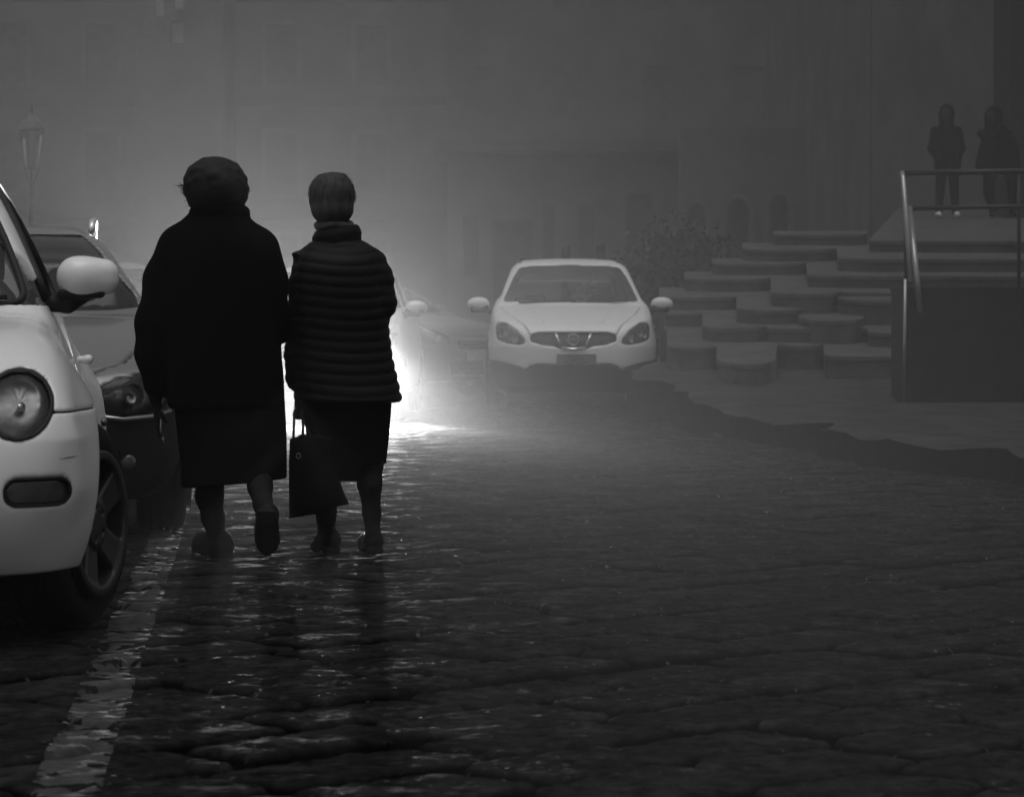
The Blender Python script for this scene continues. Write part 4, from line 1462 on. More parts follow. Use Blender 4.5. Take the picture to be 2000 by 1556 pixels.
beetle = thing('rounded_car', 'white rounded car with a round headlamp and turned front wheel, nearest at the left edge', 'car',
               (0, 0, 0), 0, 'cars parked along the painted line')
BTX, BTY, BTR = -1.958, 8.47, R(7.4)
beetle.location = (BTX, BTY, 0); beetle.rotation_euler = (0, 0, BTR)


def bt_front_cuts(X, Y, Z, d):
    d0 = bt_out(X, Y, Z)
    d = smax(d, -np.maximum(np.maximum(bt_lamp2(X, Z), Y - .6), -(d0 + .10)), .01)
    d = smax(d, -np.maximum(np.maximum(bt_ind(X, Z), Y - .5), -(d0 + .022)), .006)
    return d


hh_ = .009
wing = field_piece(lambda X, Y, Z: bt_front_cuts(X, Y, Z, np.maximum(bt_body(X, Y, Z), fend(X, Y, Z) + .002)), (.10, .0, .60), (.90, 1.46, .98), hh_, 'front_wing', M_WHITE, beetle, close=False)
wme = wing.data.copy(); wme.transform(Matrix.Diagonal((-1, 1, 1, 1))); wme.flip_normals()
wing2 = bpy.data.objects.new('front_wing', wme); COL.objects.link(wing2); wing2.parent = beetle
field_piece(lambda X, Y, Z: bt_front_cuts(X, Y, Z, np.maximum(bt_body(X, Y, Z), bump(X, Y, Z))), (-.02, -.03, .14), (.90, .85, .70), hh_, 'front_bumper', M_WHITE, beetle, mirror=True, close=False)


def bt_rest(X, Y, Z):
    d = bt_body(X, Y, Z)
    d = np.maximum(d, -(fend(X, Y, Z)) + .003)
    return np.maximum(d, -bump(X, Y, Z) + .003)


field_piece(lambda X, Y, Z: np.maximum(bt_rest(X, Y, Z), Y - 2.0), (-.02, -.03, .14), (.90, 2.02, 1.52), .010, 'body', M_WHITE, beetle, mirror=True, close=False)
field_piece(lambda X, Y, Z: np.maximum(bt_rest(X, Y, Z), 2.0 - Y), (-.03, 1.96, .14), (.93, 4.14, 1.56), .016, 'rear_body', M_WHITE, beetle, mirror=True, close=False)


def keepp(poly, i, j, e=.02):
    return lambda c: poly_sd((np.abs(c[:, i])).astype(f32), c[:, j].astype(f32), poly) < e


gl = lambda X, Y, Z: bt_out(X, Y, Z) + .012
field_piece(gl, (-.8, .8, .9), (.8, 1.9, 1.5), .02, 'windscreen', M_GLASS, beetle, keep=lambda c: keepp(bt_ws, 0, 2)(c) & (c[:, 1] < 1.92), close=False)
for sg in (-1, 1):
    field_piece(gl, (.25 if sg > 0 else -.85, 1.3, .9), (.85 if sg > 0 else -.25, 3.1, 1.5), .02, 'side_window', M_GLASS, beetle, keep=keepp(bt_sw, 1, 2), close=False)
    # black rubber seal along the side window
    pts = []
    for (y, z) in bt_sw:
        xs = np.linspace(.2, .9, 500).astype(f32)
        d = bt_out(xs[:, None, None], np.full((1, 1, 1), y, f32), np.full((1, 1, 1), z, f32))[:, 0, 0]
        pts.append((sg * (float(xs[np.argmax(d > 0)]) + .000), y, z))
    pts.append(pts[0])
    mb = MB(); mb.tube(pts, .015, 8, caps=False); mb.build('window_seal', M_BLKPL, beetle, True)
field_piece(gl, (-.6, 2.8, .95), (.6, 4.0, 1.5), .03, 'rear_window', M_GLASS, beetle,
            keep=lambda c: (poly_sd(np.abs(c[:, 0]).astype(f32), c[:, 2].astype(f32), [(-.2, 1.0), (.52, 1.0), (.4, 1.31), (-.2, 1.36)]) < 0) & (c[:, 1] > 2.9), close=False)
# windscreen seal
pts = []
for (x, z) in [(0, .985), (.3, .985), (.48, .985), (.56, 1.0), (.56, 1.06), (.48, 1.25), (.39, 1.38), (.28, 1.43), (0, 1.445)]:
    pts.append((x, find_y(bt_out, x, z, .5, 2.1) + .012, z))
pts = spline(pts, 4, closed=False)
mb = MB(); mb.tube(pts + [(-p[0], p[1], p[2]) for p in reversed(pts[:-1])], .012, 8); mb.build('windscreen_seal', M_BLKPL, beetle, True)

# headlamps
for sg in (-1, 1):
    hd_ = Field((sg * .585 - .13, -.02, .57), (sg * .585 + .13, .62, .84), .005)
    d0 = bt_out(hd_.X, hd_.Y, hd_.Z)
    # bowl: inner wall of the recess
    lam = bt_lamp2(hd_.X, hd_.Z)
    ring = np.maximum(np.abs(lam + .002) - .006, np.maximum(-(d0 + .09), d0 - .0035))
    hd_.D = np.broadcast_to(ring, hd_.D.shape).astype(f32).copy()
    hl = hd_.build('headlamp', M_BLKPL, beetle)
    yc_ = find_y(bt_out, .585, .70)
    # reflector bowl
    mb = MB(); prof = [(.001, .085), (.03, .082), (.055, .072), (.078, .05), (.090, .02)]
    mb.lathe(prof, 40)
    mb.V = [(sg * .585 + v[0] * .97, find_y(bt_out, .585 + sg * v[0] * .97, .70 + v[1]) + .008 + v[2], .70 + v[1]) for v in mb.V]
    mb.build('reflector', mat('lamp_bowl_grey', .34, .28, .75, 9, metal=.75, spec=.6), hl, True)
    mb = MB(); mb.lathe([(.001, .05), (.009, .052), (.013, .06), (.014, .09)], 16)
    mb.V = [(sg * .59 + v[0], yc_ + v[2] + sg * v[0] * .4, .69 + v[1]) for v in mb.V]
    mb.build('bulb', M_CHROME, hl, True)
    # domed clear cover
    def cov(X, Y, Z):
        return bt_out(X, Y, Z) - .012 * np.clip(-bt_lamp2(X, Z) / .09, 0, 1) + .004
    field_piece(cov, (sg * .585 - .12, -.03, .58), (sg * .585 + .12, .6, .83), .008, 'cover', M_LENS, hl,
                keep=lambda c: (bt_lamp2(c[:, 0], c[:, 2]) < -.003) & (c[:, 1] < .55), close=False)
    # indicator in the bumper
    ind = field_piece(lambda X, Y, Z: np.maximum(bt_out(X, Y, Z) + .012, np.maximum(bt_ind(X, Z, -.004), np.maximum(Y - .5, -(bt_out(X, Y, Z) + .03)))),
                      (sg * .64 - .12, -.03, .39), (sg * .64 + .12, .5, .52), .005, 'indicator', M_AMBER, beetle, close=False)
    rim_ = field_piece(lambda X, Y, Z: np.maximum(np.abs(bt_ind(X, Z, .0)) - .004, np.maximum(np.abs(bt_out(X, Y, Z) + .010) - .012, Y - .5)),
                       (sg * .64 - .12, -.03, .39), (sg * .64 + .12, .5, .52), .004, 'bezel', M_BLKPL, ind, close=False)
# door mirrors
for sg in (-1, 1):
    f_ = Field((-.16, -.14, -.12), (.16, .12, .12), .007)
    f_.rbox((.0, 0, 0), (.108, .075, .066), .055)
    f_.ell((-.03, -.01, .0), (.085, .085, .07), .04)
    f_.D = np.maximum(f_.D, f_.Y - .055)
    mo = f_.build('door_mirror', M_WHITE, beetle)
    if sg < 0: pass
    mo.location = (sg * .775, 1.38, 1.078); mo.rotation_euler = (0, 0, sg * R(4)); mo.scale = (sg * .87, .9, .87)
    mb = MB(); mb.box((-.10, .056, -.055), (.10, .060, .055)); mb.build('mirror_glass', M_CHROME, mo)
    g_ = Field((-.24, -.12, -.17), (.14, .12, .04), .007)
    g_.rbox((-.03, .0, -.062), (.085, .06, .018), .017)
    g_.chain([(-.03, .0, -.075), (-.08, .0, -.10), (-.13, .02, -.10)], [.030, .032, .032], .02)
    g_.build('mirror_foot', M_BLKPL, mo)
    # door handle
    f_ = Field((-.06, -.12, -.05), (.06, .12, .05), .006)
    f_.cap((0, -.07, 0), (0, .07, 0), .016).cap((-.03, -.06, 0), (0, -.06, 0), .012).cap((-.03, .06, 0), (0, .06, 0), .012)
    ho = f_.build('door_handle', M_WHITE, beetle); ho.location = (sg * .765, 2.25, .80)
    # small side repeater on the wing
    f_ = Field((-.03, -.05, -.03), (.03, .05, .03), .004); f_.ell((0, 0, 0), (.012, .035, .016)); ro = f_.build('side_repeater', M_AMBER, beetle); ro.location = (sg * .822, 1.06, .62)
for yc in (.82, 3.33):
    for sg in (-1, 1):
        wheel(beetle, (sg * .79, yc, RB), RB, .205, sg, R(-21) if yc < 1 else 0, spokes=5, rr=.68, h=.005, full=True)
seats(beetle, 1.95, (-.34, .34), .34)
f_ = Field((-.8, 1.0, .5), (.8, 1.7, 1.15), .03); f_.rbox((0, 1.28, .86), (.64, .2, .08), .06); f_.build('dashboard', M_INTER, beetle)
mb = MB(); mb.tube([(.36 + .18 * math.cos(2 * PI * k / 24), 1.62 - .06 * math.sin(2 * PI * k / 24), .93 + .17 * math.sin(2 * PI * k / 24)) for k in range(25)], .016, 8); mb.build('steering_wheel', M_BLKPL, beetle, True)
mb = MB(); mb.box((-.62, .5, .25), (.62, 3.6, .30)); mb.build('underbody', M_INTER, beetle)
plate_obj(beetle, (0, -.012, .40))
mb = MB()
for (a_, b_) in (((-.5, 1.00), (.05, 1.03)), ((.0, .99), (.52, 1.03))):
    mb.tube([(a_[0], find_y(bt_out, abs(a_[0]), .97, .5, 1.5) - .012, .98), (b_[0], find_y(bt_out, abs(b_[0]), 1.0, .5, 1.5) - .012, 1.01)], .009, 6)
mb.build('wiper', M_BLKPL, beetle, True)
# scratches and chips on the bumper are thin dark marks in the paint
mb = MB()
for k, (x_, z_) in enumerate(((.735, .545),)):
    mb.tube([(x_ - .035 + .01 * i, find_y(bt_out, x_ - .035 + .01 * i, z_ + .001 * i) - .0005, z_ + .001 * i) for i in range(7)], [.0003, .0012, .0016, .0016, .0014, .0010, .0003], 6)
mb.build('scratch', M_BLKPL, beetle, True)

# ------------------------------------------------------------------ people
def head(f_, c, s=1.0, face=1):
    """c: head centre, face towards +y when face=1"""
    x, y, z = c
    f_.ell((x, y - .005 * face, z + .02 * s), (.074 * s, .092 * s, .092 * s), .02)
    f_.ell((x, y + .022 * face, z - .045 * s), (.056 * s, .068 * s, .072 * s), .03)
    f_.ell((x, y + .055 * face, z - .088 * s), (.026 * s, .026 * s, .022 * s), .02)       # chin
    f_.cap((x, y + .088 * face, z + .012 * s), (x, y + .106 * face, z - .026 * s), .007 * s, .013 * s, .012)   # nose
    f_.cap((x - .018, y + .086 * face, z - .058 * s), (x + .018, y + .086 * face, z - .058 * s), .008, .008, .008)   # lips
    for sg in (-1, 1):
        f_.ell((x + sg * .031 * s, y + .090 * face, z + .012 * s), (.016, .012, .009), .008, cut=True)      # eye sockets
        f_.ell((x + sg * .031 * s, y + .080 * face, z + .010 * s), (.012, .012, .010), .004)
        f_.ell((x + sg * .079 * s, y - .004 * face, z - .012 * s), (.010, .020, .032), .008)      # ears


def hand(f_, w, d, palm_n, thumb, curl=.5, s=1.0):
    """wrist w, direction d of the fingers, palm normal, thumb side"""
    w, d, n, t = Vector(w), Vector(d).normalized(), Vector(palm_n).normalized(), Vector(thumb).normalized()
    pc = w + d * .05 * s
    for k, q in enumerate((-.027, -.009, .009, .027)):
        a = w + d * .012 * s + t * q * .7 * s; b = w + d * .085 * s + t * q * s
        f_.cap(a, b, .013 * s, .011 * s, .010)
        L = (.060, .072, .078, .070)[k] * s
        d1 = (d * math.cos(curl * .8) + n * math.sin(curl * .8)); d2 = (d * math.cos(curl * 1.8) + n * math.sin(curl * 1.8))
        m1 = b + d1 * L * .5; m2 = m1 + d2 * L * .5
        f_.cap(b, m1, .0092 * s, .0082 * s, .003); f_.cap(m1, m2, .0082 * s, .0068 * s, .003)
    b = w + t * .020 * s + d * .02 * s
    m1 = b + (t * .6 + d * .6 + n * .35) * .045 * s; m2 = m1 + (t * .1 + d * .85 + n * .5) * .035 * s
    f_.cap(b, m1, .014 * s, .011 * s, .008); f_.cap(m1, m2, .0105 * s, .008 * s, .004)


def wrinkle(seed, amp, zs=6.0, n=7):
    rng = np.random.RandomState(seed)
    ph = rng.uniform(0, 6.28, 8); kk = rng.randint(2, n + 2, 8); kz = rng.uniform(-zs, zs, 8)
    def fn(th, Z):
        r_ = 0
        for i in range(8):
            r_ = r_ + np.sin(th * kk[i] + kz[i] * Z * 2 + ph[i]) * (.6 if kk[i] < 5 else .35)
        return (amp * r_ / 2.2).astype(f32)
    return fn


# ---- tall woman, pixel helpers: x from column u, z from row v
YW = 12.12
SA = F / YW


def ax_(u, y=0.0): return (u - 1000) / F * (YW + y)
def az_(v, y=0.0): return EYE - (v - HZ) / F * (YW + y)


AX = ax_(440)
wa = thing('person', 'tall woman seen from behind in a long black coat, one heel raised', 'person', (AX, YW, 0), 0,
           'two women walking away arm in arm')


def a(u, v, y=0.0): return (ax_(u, y) - AX, y, az_(v, y))


def sec(v, l, r, ry, y=0.0, ex=0.0):
    p = a((l + r) / 2, v, y)
    return (p[2], p[0], y, (r - l) / 2 / SA + ex, ry)


H_ = .0085
# body: head, neck, hands, legs in one surface
f_ = Field((-.45, -.45, -.01), (.45, .42, 1.62), .0075)
f_.loft([(.62, 0, 0, .14, .09), (.95, 0, 0, .15, .11), (1.15, -.02, .02, .15, .11), (1.25, -.02, .03, .10, .08)], .03)
hc_ = a(420, 356, .03)
head(f_, (hc_[0], .05, hc_[2] - .015), 1.0)
f_.chain([(hc_[0], .02, 1.18), (hc_[0], .04, hc_[2] - .07)], [.062, .056], .03)
# left leg, planted
f_.chain([a(415, 880, .0), a(409, 968, .02), a(416, 1010, .02), a(424, 1052, .01)], [.062, .054, .043, .036], .02)
f_.chain([a(425, 1060, .01), a(400, 1072, .08)], [.034, .028], .02)
# right leg, heel raised behind
f_.chain([a(505, 880, -.04), a(508, 950, -.12), a(514, 985, -.20), a(518, 1002, -.24)], [.056, .047, .037, .032], .02)
f_.chain([a(519, 1005, -.25), a(521, 1070, -.20)], [.032, .03], .02)
# arms inside the sleeves and hands
f_.chain([a(330, 480), a(298, 640, -.03), a(303, 765, .03), a(306, 790, .04)], [.045, .04, .028, .025], .02)
hand(f_, a(306, 792, .04), (0.05, .1, -1), (1, .2, 0), (0, 1, 0.1), .16, .95)
f_.chain([a(515, 490), a(532, 630, .02), a(556, 655, .16)], [.045, .04, .028], .02)
hand(f_, a(556, 655, .16), (.9, .3, -.1), (0, -.6, -.8), (0, .3, 1), .9, .95)
f_.build('body', M_STOCK, wa)
# coat with sleeves
f_ = Field((-.45, -.33, .55), (.34, .36, 1.50), H_)
wr = wrinkle(3, .008)
f_.loft([sec(798, 328, 556, .165, 0), sec(745, 326, 553, .168), sec(690, 322, 548, .172), sec(620, 318, 548, .178), sec(560, 314, 548, .175, -.005), sec(505, 312, 546, .160, -.01),
         sec(470, 318, 534, .135, -.005), sec(447, 335, 515, .11, .005), sec(428, 356, 492, .085, .015), sec(410, 376, 480, .066, .02)], .02, fold=wr, power=2.4)
f_.chain([a(345, 478, 0), a(318, 545, -.01), a(300, 630, -.03), a(297, 690, -.02), a(304, 752, .02)], [.066, .069, .066, .060, .048], .045)
f_.chain([a(508, 484, 0), a(524, 550, .0), a(530, 620, .01), a(545, 645, .13)], [.066, .066, .062, .055], .045)
# collar roll
for k in range(16):
    t0, t1 = 2 * PI * k / 16, 2 * PI * (k + 1) / 16
    c_ = a(429, 414, .02)
    f_.cap((c_[0] + .094 * math.cos(t0), .02 + .078 * math.sin(t0), c_[2] - .01 * math.sin(t0)), (c_[0] + .094 * math.cos(t1), .02 + .078 * math.sin(t1), c_[2] - .01 * math.sin(t1)), .021, .021, .018)
# drape folds at the elbow
for (u, v, du) in ((276, 655, 6), (272, 690, 5), (280, 720, 5), (283, 600, 5)):
    p_ = a(u, v, -.02)
    f_.ell((p_[0] + .02, p_[1], p_[2]), (.028, .055, .014), .02)
f_.loft([(az_(812), a(440, 800)[0], 0, .20, .14), (az_(770), a(440, 800)[0], 0, .19, .13)], .01, cut=True)
f_.build('coat', M_COATA, wa)
# skirt
f_ = Field((-.32, -.3, .2), (.34, .32, .80), H_)
wr2 = wrinkle(8, .012, 1.0, 6)
f_.loft([sec(958, 352, 556, .150, -.02), sec(920, 352, 557, .152, -.02), sec(850, 345, 556, .155, -.01), sec(790, 338, 552, .15), sec(740, 336, 548, .14)], .01, fold=wr2, power=2.2)
f_.D = np.maximum(f_.D, (az_(952) + (f_.X - a(355, 0)[0]) * (18 / 200.0)) - f_.Z)     # the hem rises to the right
f_.loft([(.2, a(455, 0)[0], -.02, .185, .125), (.42, a(450, 0)[0], -.02, .18, .12)], .01, cut=True)
f_.build('skirt', M_SKIRT, wa)
# hair: full and wavy with stray curls at the nape
f_ = Field((-.22, -.16, 1.28), (.14, .24, 1.62), .006)
f_.ell(a(420, 357, .03), (.125, .125, .104), .02)
f_.ell(a(424, 372, .0), (.112, .10, .085), .03)
rng = np.random.RandomState(2)
for k in range(40):
    th = rng.uniform(-2.9, .1) if k < 40 else rng.uniform(0, 6.28); ph = rng.uniform(-.5, 1.2)
    c_ = a(420, 358, .02)
    p_ = (c_[0] + .118 * math.cos(th) * math.cos(ph), c_[1] + .11 * math.sin(th) * math.cos(ph), c_[2] + .088 * math.sin(ph))
    f_.ell(p_, (rng.uniform(.010, .016),) * 3, .016)
for (u, v) in ((372, 385), (376, 397), (385, 402), (470, 398), (476, 385), (450, 404), (420, 404), (400, 404), (366, 372), (479, 370)):
    p_ = a(u, v, .0); f_.ell(p_, (.018, .03, .02), .012)
f_.D = np.maximum(f_.D, -(np.sqrt(((f_.X - hc_[0]) / .07) ** 2 + ((f_.Y - .135) / .07) ** 2 + ((f_.Z - (hc_[2] - .04)) / .10) ** 2) - 1) * .07)
f_.build('hair', M_HAIRD, wa)
mb = MB()
for k in range(110):
    th = rng.uniform(0, 2 * PI) if k % 2 else rng.uniform(2.6, 3.8); ph = rng.uniform(-.95, -.1)
    c_ = a(420, 358, .02)
    n_ = Vector((math.cos(th) * math.cos(ph), math.sin(th) * math.cos(ph), math.sin(ph) * .8))
    p_ = Vector(c_) + Vector((n_.x * .122, n_.y * .11, n_.z * .115))
    q_ = p_ + n_ * rng.uniform(.006, .016) + Vector(rng.normal(0, .008, 3)); r2_ = q_ + Vector(rng.normal(0, .008, 3)) + n_ * .004
    mb.tube([p_ - n_ * .01, q_, r2_], [.0016, .0014, .0006], 4)
mb.build('stray_curls', M_HAIRD, wa)


def shoe(parent, heel, toe, hgt, up, hw=.040, hl=.03, mname=None, heel_block=True):
    """heel and toe points of the sole, up = side of the ankle"""
    he, to, up = Vector(heel), Vector(toe), Vector(up).normalized()
    L = (to - he).length; d = (to - he).normalized(); s_ = d.cross(up).normalized(); up = s_.cross(d).normalized()
    ff = Field((-.08, -.06, -.02), (L + .07, .06 + .01, .16), .005)
    # local: x along the foot, y across, z up
    ff.chain([(.03, 0, .040), (L * .45, 0, .036), (L * .72, 0, .030), (L - .03, 0, .024)], [hw * .88, hw * .85, hw * 1.0, hw * .70], .03)
    ff.chain([(.032, 0, .040), (.036, 0, hgt * .72)], [hw * .92, hw * .70], .03)
    ff.D = np.maximum(ff.D, -ff.Z + .012 + 0 * ff.X)
    # sole
    sp = np.sqrt(np.maximum(np.abs(ff.X - L * .5) - (L * .5 - hw), 0) ** 2 + ff.Y ** 2) - hw * (1.0 + .12 * np.sin(ff.X / L * 5.5 - 1.2))
    sole = np.maximum(sp, np.abs(ff.Z - .008) - .007)
    ff.D = np.minimum(ff.D, sole)
    if heel_block:
        hb = np.maximum(np.maximum(np.abs(ff.X - .028) - .030, np.abs(ff.Y) - hw * .8), np.abs(ff.Z + .004) - .014)
        ff.D = smin(ff.D, hb, .005)
    # mouth of the shoe around the ankle
    o = ff.build('shoe', M_SHOE, parent)
    o.matrix_local = Matrix(((d.x, s_.x * -1, up.x, he.x), (d.y, s_.y * -1, up.y, he.y), (d.z, s_.z * -1, up.z, he.z), (0, 0, 0, 1)))
    return o


shoe(wa, (a(442, 1090, 0)[0], -.035, .014), (a(378, 1090, 0)[0] + .0, .14, .014), .085, (0, 0, 1), .050)
shoe(wa, a(520, 996, -.29), a(522, 1086, -.22), .085, (0.0, 1, .1), .043)

# ---- shorter woman
YV = 12.2
SB = F / YV
BX = (652 - 1000) / SB
wb = thing('person', 'shorter woman seen from behind with grey hair, dark quilted jacket and knee-length skirt', 'person', (BX, YV, 0), 0, 'two women walking away arm in arm')


def b(u, v, y=0.0): return ((u - 1000) / F * (YV + y) - BX, y, EYE - (v - HZ) / F * (YV + y))


def bsec(v, l, r, ry, y=0.0):
    p = b((l + r) / 2, v)
    return (p[2], p[0], y, (r - l) / 2 / SB, ry)


f_ = Field((-.28, -.42, -.01), (.30, .40, 1.55), .0075)
f_.loft([(.60, 0, 0, .12, .08), (.9, 0, 0, .13, .10), (1.10, 0, .02, .13, .10), (1.2, 0, .03, .09, .075)], .03)
hb_ = b(649, 388, .04)
head(f_, (hb_[0], .05, hb_[2] + .0), .95)
f_.chain([(hb_[0], .02, 1.12), (hb_[0], .04, hb_[2] - .06)], [.058, .054], .03)
f_.chain([b(640, 880, .02), b(638, 960, .04), b(637, 1005, .06), b(637, 1040, .06)], [.056, .048, .038, .034], .02)
f_.chain([b(637, 1052, .05), b(618, 1066, .11)], [.032, .026], .02)
f_.chain([b(722, 850, -.02), b(722, 905, -.04), b(722, 945, -.05), b(726, 1000, -.04), b(728, 1036, -.04)], [.054, .0515, .0465, .034, .030], .02)
f_.chain([b(727, 1052, -.03), b(716, 1066, .06)], [.03, .026], .02)
f_.chain([b(600, 510), b(588, 630, -.02), b(584, 735, .01), b(588, 770, .0)], [.042, .036, .026, .023], .02)
hand(f_, b(588, 772, .0), (.03, .0, -1), (-.2, -1, 0), (0.9, -.2, 0), 1.25, .86)
f_.chain([b(735, 510), b(742, 600, -.01), b(735, 615, .16)], [.042, .036, .026], .02)
hand(f_, b(735, 612, .17), (-.3, 1, .1), (-1, 0, -.2), (0, 0, 1), .6, .86)
f_.build('body', M_STOCK, wb)
tagb = wb.children[0]
# quilted jacket
f_ = Field((-.28, -.30, .50), (.33, .32, 1.42), .0065)
rz_ = lambda th, Z: (0.0065 * (np.abs(np.sin((Z - 0.012 * np.sin(th * 2 + 1)) * PI / .043)) ** .55 - .8) + wrinkle(12, .004)(th, Z)).astype(f32)
f_.loft([bsec(786, 578, 786, .165, -.01), bsec(745, 572, 778, .160), bsec(700, 572, 769, .152), bsec(650, 573, 762, .146), bsec(610, 574, 762, .145, -.005), bsec(560, 574, 752, .145, -.01),
         bsec(520, 577, 746, .135, -.01), bsec(496, 585, 738, .115), bsec(480, 598, 724, .09, .01), bsec(468, 614, 706, .07, .02)], .015, fold=rz_, power=2.4)
ar = Field((-.28, -.30, .50), (.33, .32, 1.42), .0065)
ar.chain([b(598, 512), b(592, 560, -.01), b(588, 625, -.025), b(582, 690, -.01), b(578, 740, .0)], [.052, .055, .053, .050, .043], .03)
ar.chain([b(728, 512), b(738, 545, -.01), b(742, 592, -.02), b(736, 600, .13)], [.054, .058, .062, .05], .03)
ar.D = ar.D - .005 * (np.abs(np.sin(ar.Z * PI / .043)) ** .55 - .8).astype(f32)
f_.D = smin(f_.D, ar.D, .018)
# shoulder seam shelf on the left
f_.ell(b(580, 497, 0), (.022, .06, .012), .012)
f_.loft([(az_(815), b(680, 0)[0], -.01, .185, .145), (az_(765), b(680, 0)[0], -.01, .175, .13)], .008, cut=True)
f_.build('quilted_jacket', M_COATB, wb)
f_ = Field((-.16, -.14, 1.15), (.16, .22, 1.42), .006)
for k in range(20):
    t0, t1 = 2 * PI * k / 20, 2 * PI * (k + 1) / 20
    c_ = b(658, 466, .02)
    for q, (dr, dz, rr_) in enumerate(((.078, -.012, .018), (.080, .012, .017), (.076, .030, .012))):
        f_.cap((c_[0] + dr * math.cos(t0), .02 + dr * .85 * math.sin(t0), c_[2] + dz + .012 * math.cos(t0)), (c_[0] + dr * math.cos(t1), .02 + dr * .85 * math.sin(t1), c_[2] + dz + .012 * math.cos(t1)), rr_, rr_, .010)
f_.build('collar', M_COATB, wb)
f_ = Field((-.14, -.12, 1.2), (.14, .2, 1.45), .006)
for k in range(18):
    t0, t1 = 2 * PI * k / 18, 2 * PI * (k + 1) / 18
    c_ = b(652, 440, .0)
    f_.cap((c_[0] + .064 * math.cos(t0), .025 + .058 * math.sin(t0), c_[2] + .006 * math.sin(3 * t0)), (c_[0] + .064 * math.cos(t1), .025 + .058 * math.sin(t1), c_[2] + .006 * math.sin(3 * t1)), .015, .015, .01)
f_.build('scarf', M_SCARF, wb)
f_ = Field((-.28, -.28, .22), (.32, .30, .78), .0075)
f_.loft([bsec(945, 610, 750, .125, -.01), bsec(905, 606, 752, .13, -.01), bsec(850, 600, 758, .135), bsec(790, 596, 762, .135), bsec(740, 596, 758, .12)], .01, fold=wrinkle(21, .008, 1, 5), power=2.3)
hem_x = f_.X - b(703, 0)[0]
f_.D = np.maximum(f_.D, (b(0, 937)[2] + 0.064 * np.clip(hem_x / .03, 0, 1)) - f_.Z)
f_.loft([(.2, b(680, 0)[0], -.01, .125, .10), (.42, b(680, 0)[0], -.01, .125, .10)], .01, cut=True)
f_.build('skirt', M_SKIRT, wb)
f_ = Field((-.14, -.10, 1.22), (.13, .20, 1.52), .005)
f_.ell((hb_[0], .035, hb_[2] + .016), (.091, .106, .094), .01)
f_.ell((hb_[0] + .002, .01, hb_[2] - .045), (.084, .084, .066), .02)
f_.D = np.maximum(f_.D, -(np.sqrt(((f_.X - hb_[0]) / .072) ** 2 + ((f_.Y - .135) / .075) ** 2 + ((f_.Z - (hb_[2] - .045)) / .095) ** 2) - 1) * .07)
f_.build('hair', M_HAIRG, wb)
mb = MB(); rng = np.random.RandomState(7)
for k in range(260):
    th = rng.uniform(PI, 2 * PI) if k % 3 else rng.uniform(0, 2 * PI); ph = rng.uniform(-.9, 1.4)
    n_ = Vector((math.cos(th) * math.cos(ph), math.sin(th) * math.cos(ph), math.sin(ph)))
    p_ = Vector((hb_[0] + n_.x * .090, .035 + n_.y * .105, hb_[2] + .012 + n_.z * .092))
    dn = Vector((n_.x * .2, n_.y * .2, -1)).cross(n_).cross(n_) * -1
    dn = (Vector((0, 0, -1)) - n_ * (-n_.z)).normalized() if abs(n_.z) < .98 else Vector((1, 0, 0))
    mb.tube([p_ - n_ * .014, p_ + n_ * .001, p_ + dn * .018 + n_ * .003, p_ + dn * .036 + n_ * rng.uniform(-.004, .006)], [.0016, .0016, .0016, .0006], 4)
hs_ = mb.build('hair_strands', M_HAIRG, wb)
shoe(wb, (b(650, 1084)[0], -.0, .026), (b(622, 1084)[0], .17, .012), .095, (0, 0, 1), .039)
shoe(wb, (b(735, 1084)[0], -.06, .030), (b(712, 1084)[0], .12, .012), .095, (0, 0, 1), .038)

# ---- the bag she carries
def c_(u, v, y): return ((u - 1000) / F * (YV + y), YV + y, EYE - (v - HZ) / F * (YV + y))
bag = thing('tote_bag', 'dark soft tote bag with two thin handles hanging from the shorter woman\'s left hand', 'bag', (c_(610, 0, -.20)[0], YV - .20, EYE - (1010 - HZ) / SB))
bx, by, bz = bag.location
def bl(u, v, y=0.0):
    p = c_(u, v, -.20 + y)
    return (p[0] - bx, p[1] - by, p[2] - bz)
out2 = [bl(*q) for q in ((566, 1011), (640, 999), (645, 990), (681, 984), (668, 955), (654, 905), (648, 855), (618, 848), (600, 851), (590, 846), (580, 853), (567, 855), (565, 900))]
poly2 = [(p[0], p[2]) for p in out2]
f_ = Field((-.14, -.09, -.03), (.18, .09, .38), .006)
pd = poly_sd(f_.X[:, :, 0], f_.Z[0], poly2) if False else poly_sd(np.broadcast_to(f_.X[:, 0, :1], (f_.D.shape[0], 1)), f_.Z[0, :1, :].reshape(1, -1), poly2)
thk = .050 + .010 * np.sin(f_.Z * 20) - .08 * np.maximum(0, f_.Z - .22)
f_.D = smax(np.broadcast_to(pd[:, None, :], f_.D.shape), np.abs(f_.Y + .004 * np.sin(f_.X * 40 + f_.Z * 18)) - thk, .02).astype(f32)
f_.build('bag_body', mat('bag_nylon', .003, .8, .3, 20, bump=.002, bscale=40, spec=.05), bag)
for k, (u0, u1, y_) in enumerate(((574, 575, -.02), (592, 590, .02))):
    mb = MB()
    mb.tube([bl(u0 - 1, 862, y_), bl(u0, 830, y_ * 1.0 + .02), bl(u1, 803, .10 + y_), bl(u1 + 4, 796, .19), bl(u1 + 12, 806, .20), bl(u0 + 32, 850, .03 + y_)], [.0055, .005, .005, .005, .005, .005], 8)
    mb.build('strap', M_SHOE, bag, True)
mb = MB(); mb.tube([bl(583 + 4 * math.cos(q), 890 + 5 * math.sin(q), -.055) for q in [2 * PI * i / 12 for i in range(13)]], .003, 6)
mb.build('buckle', mat('dull_metal', .12, .4, .2, 30, metal=.8), bag, True)


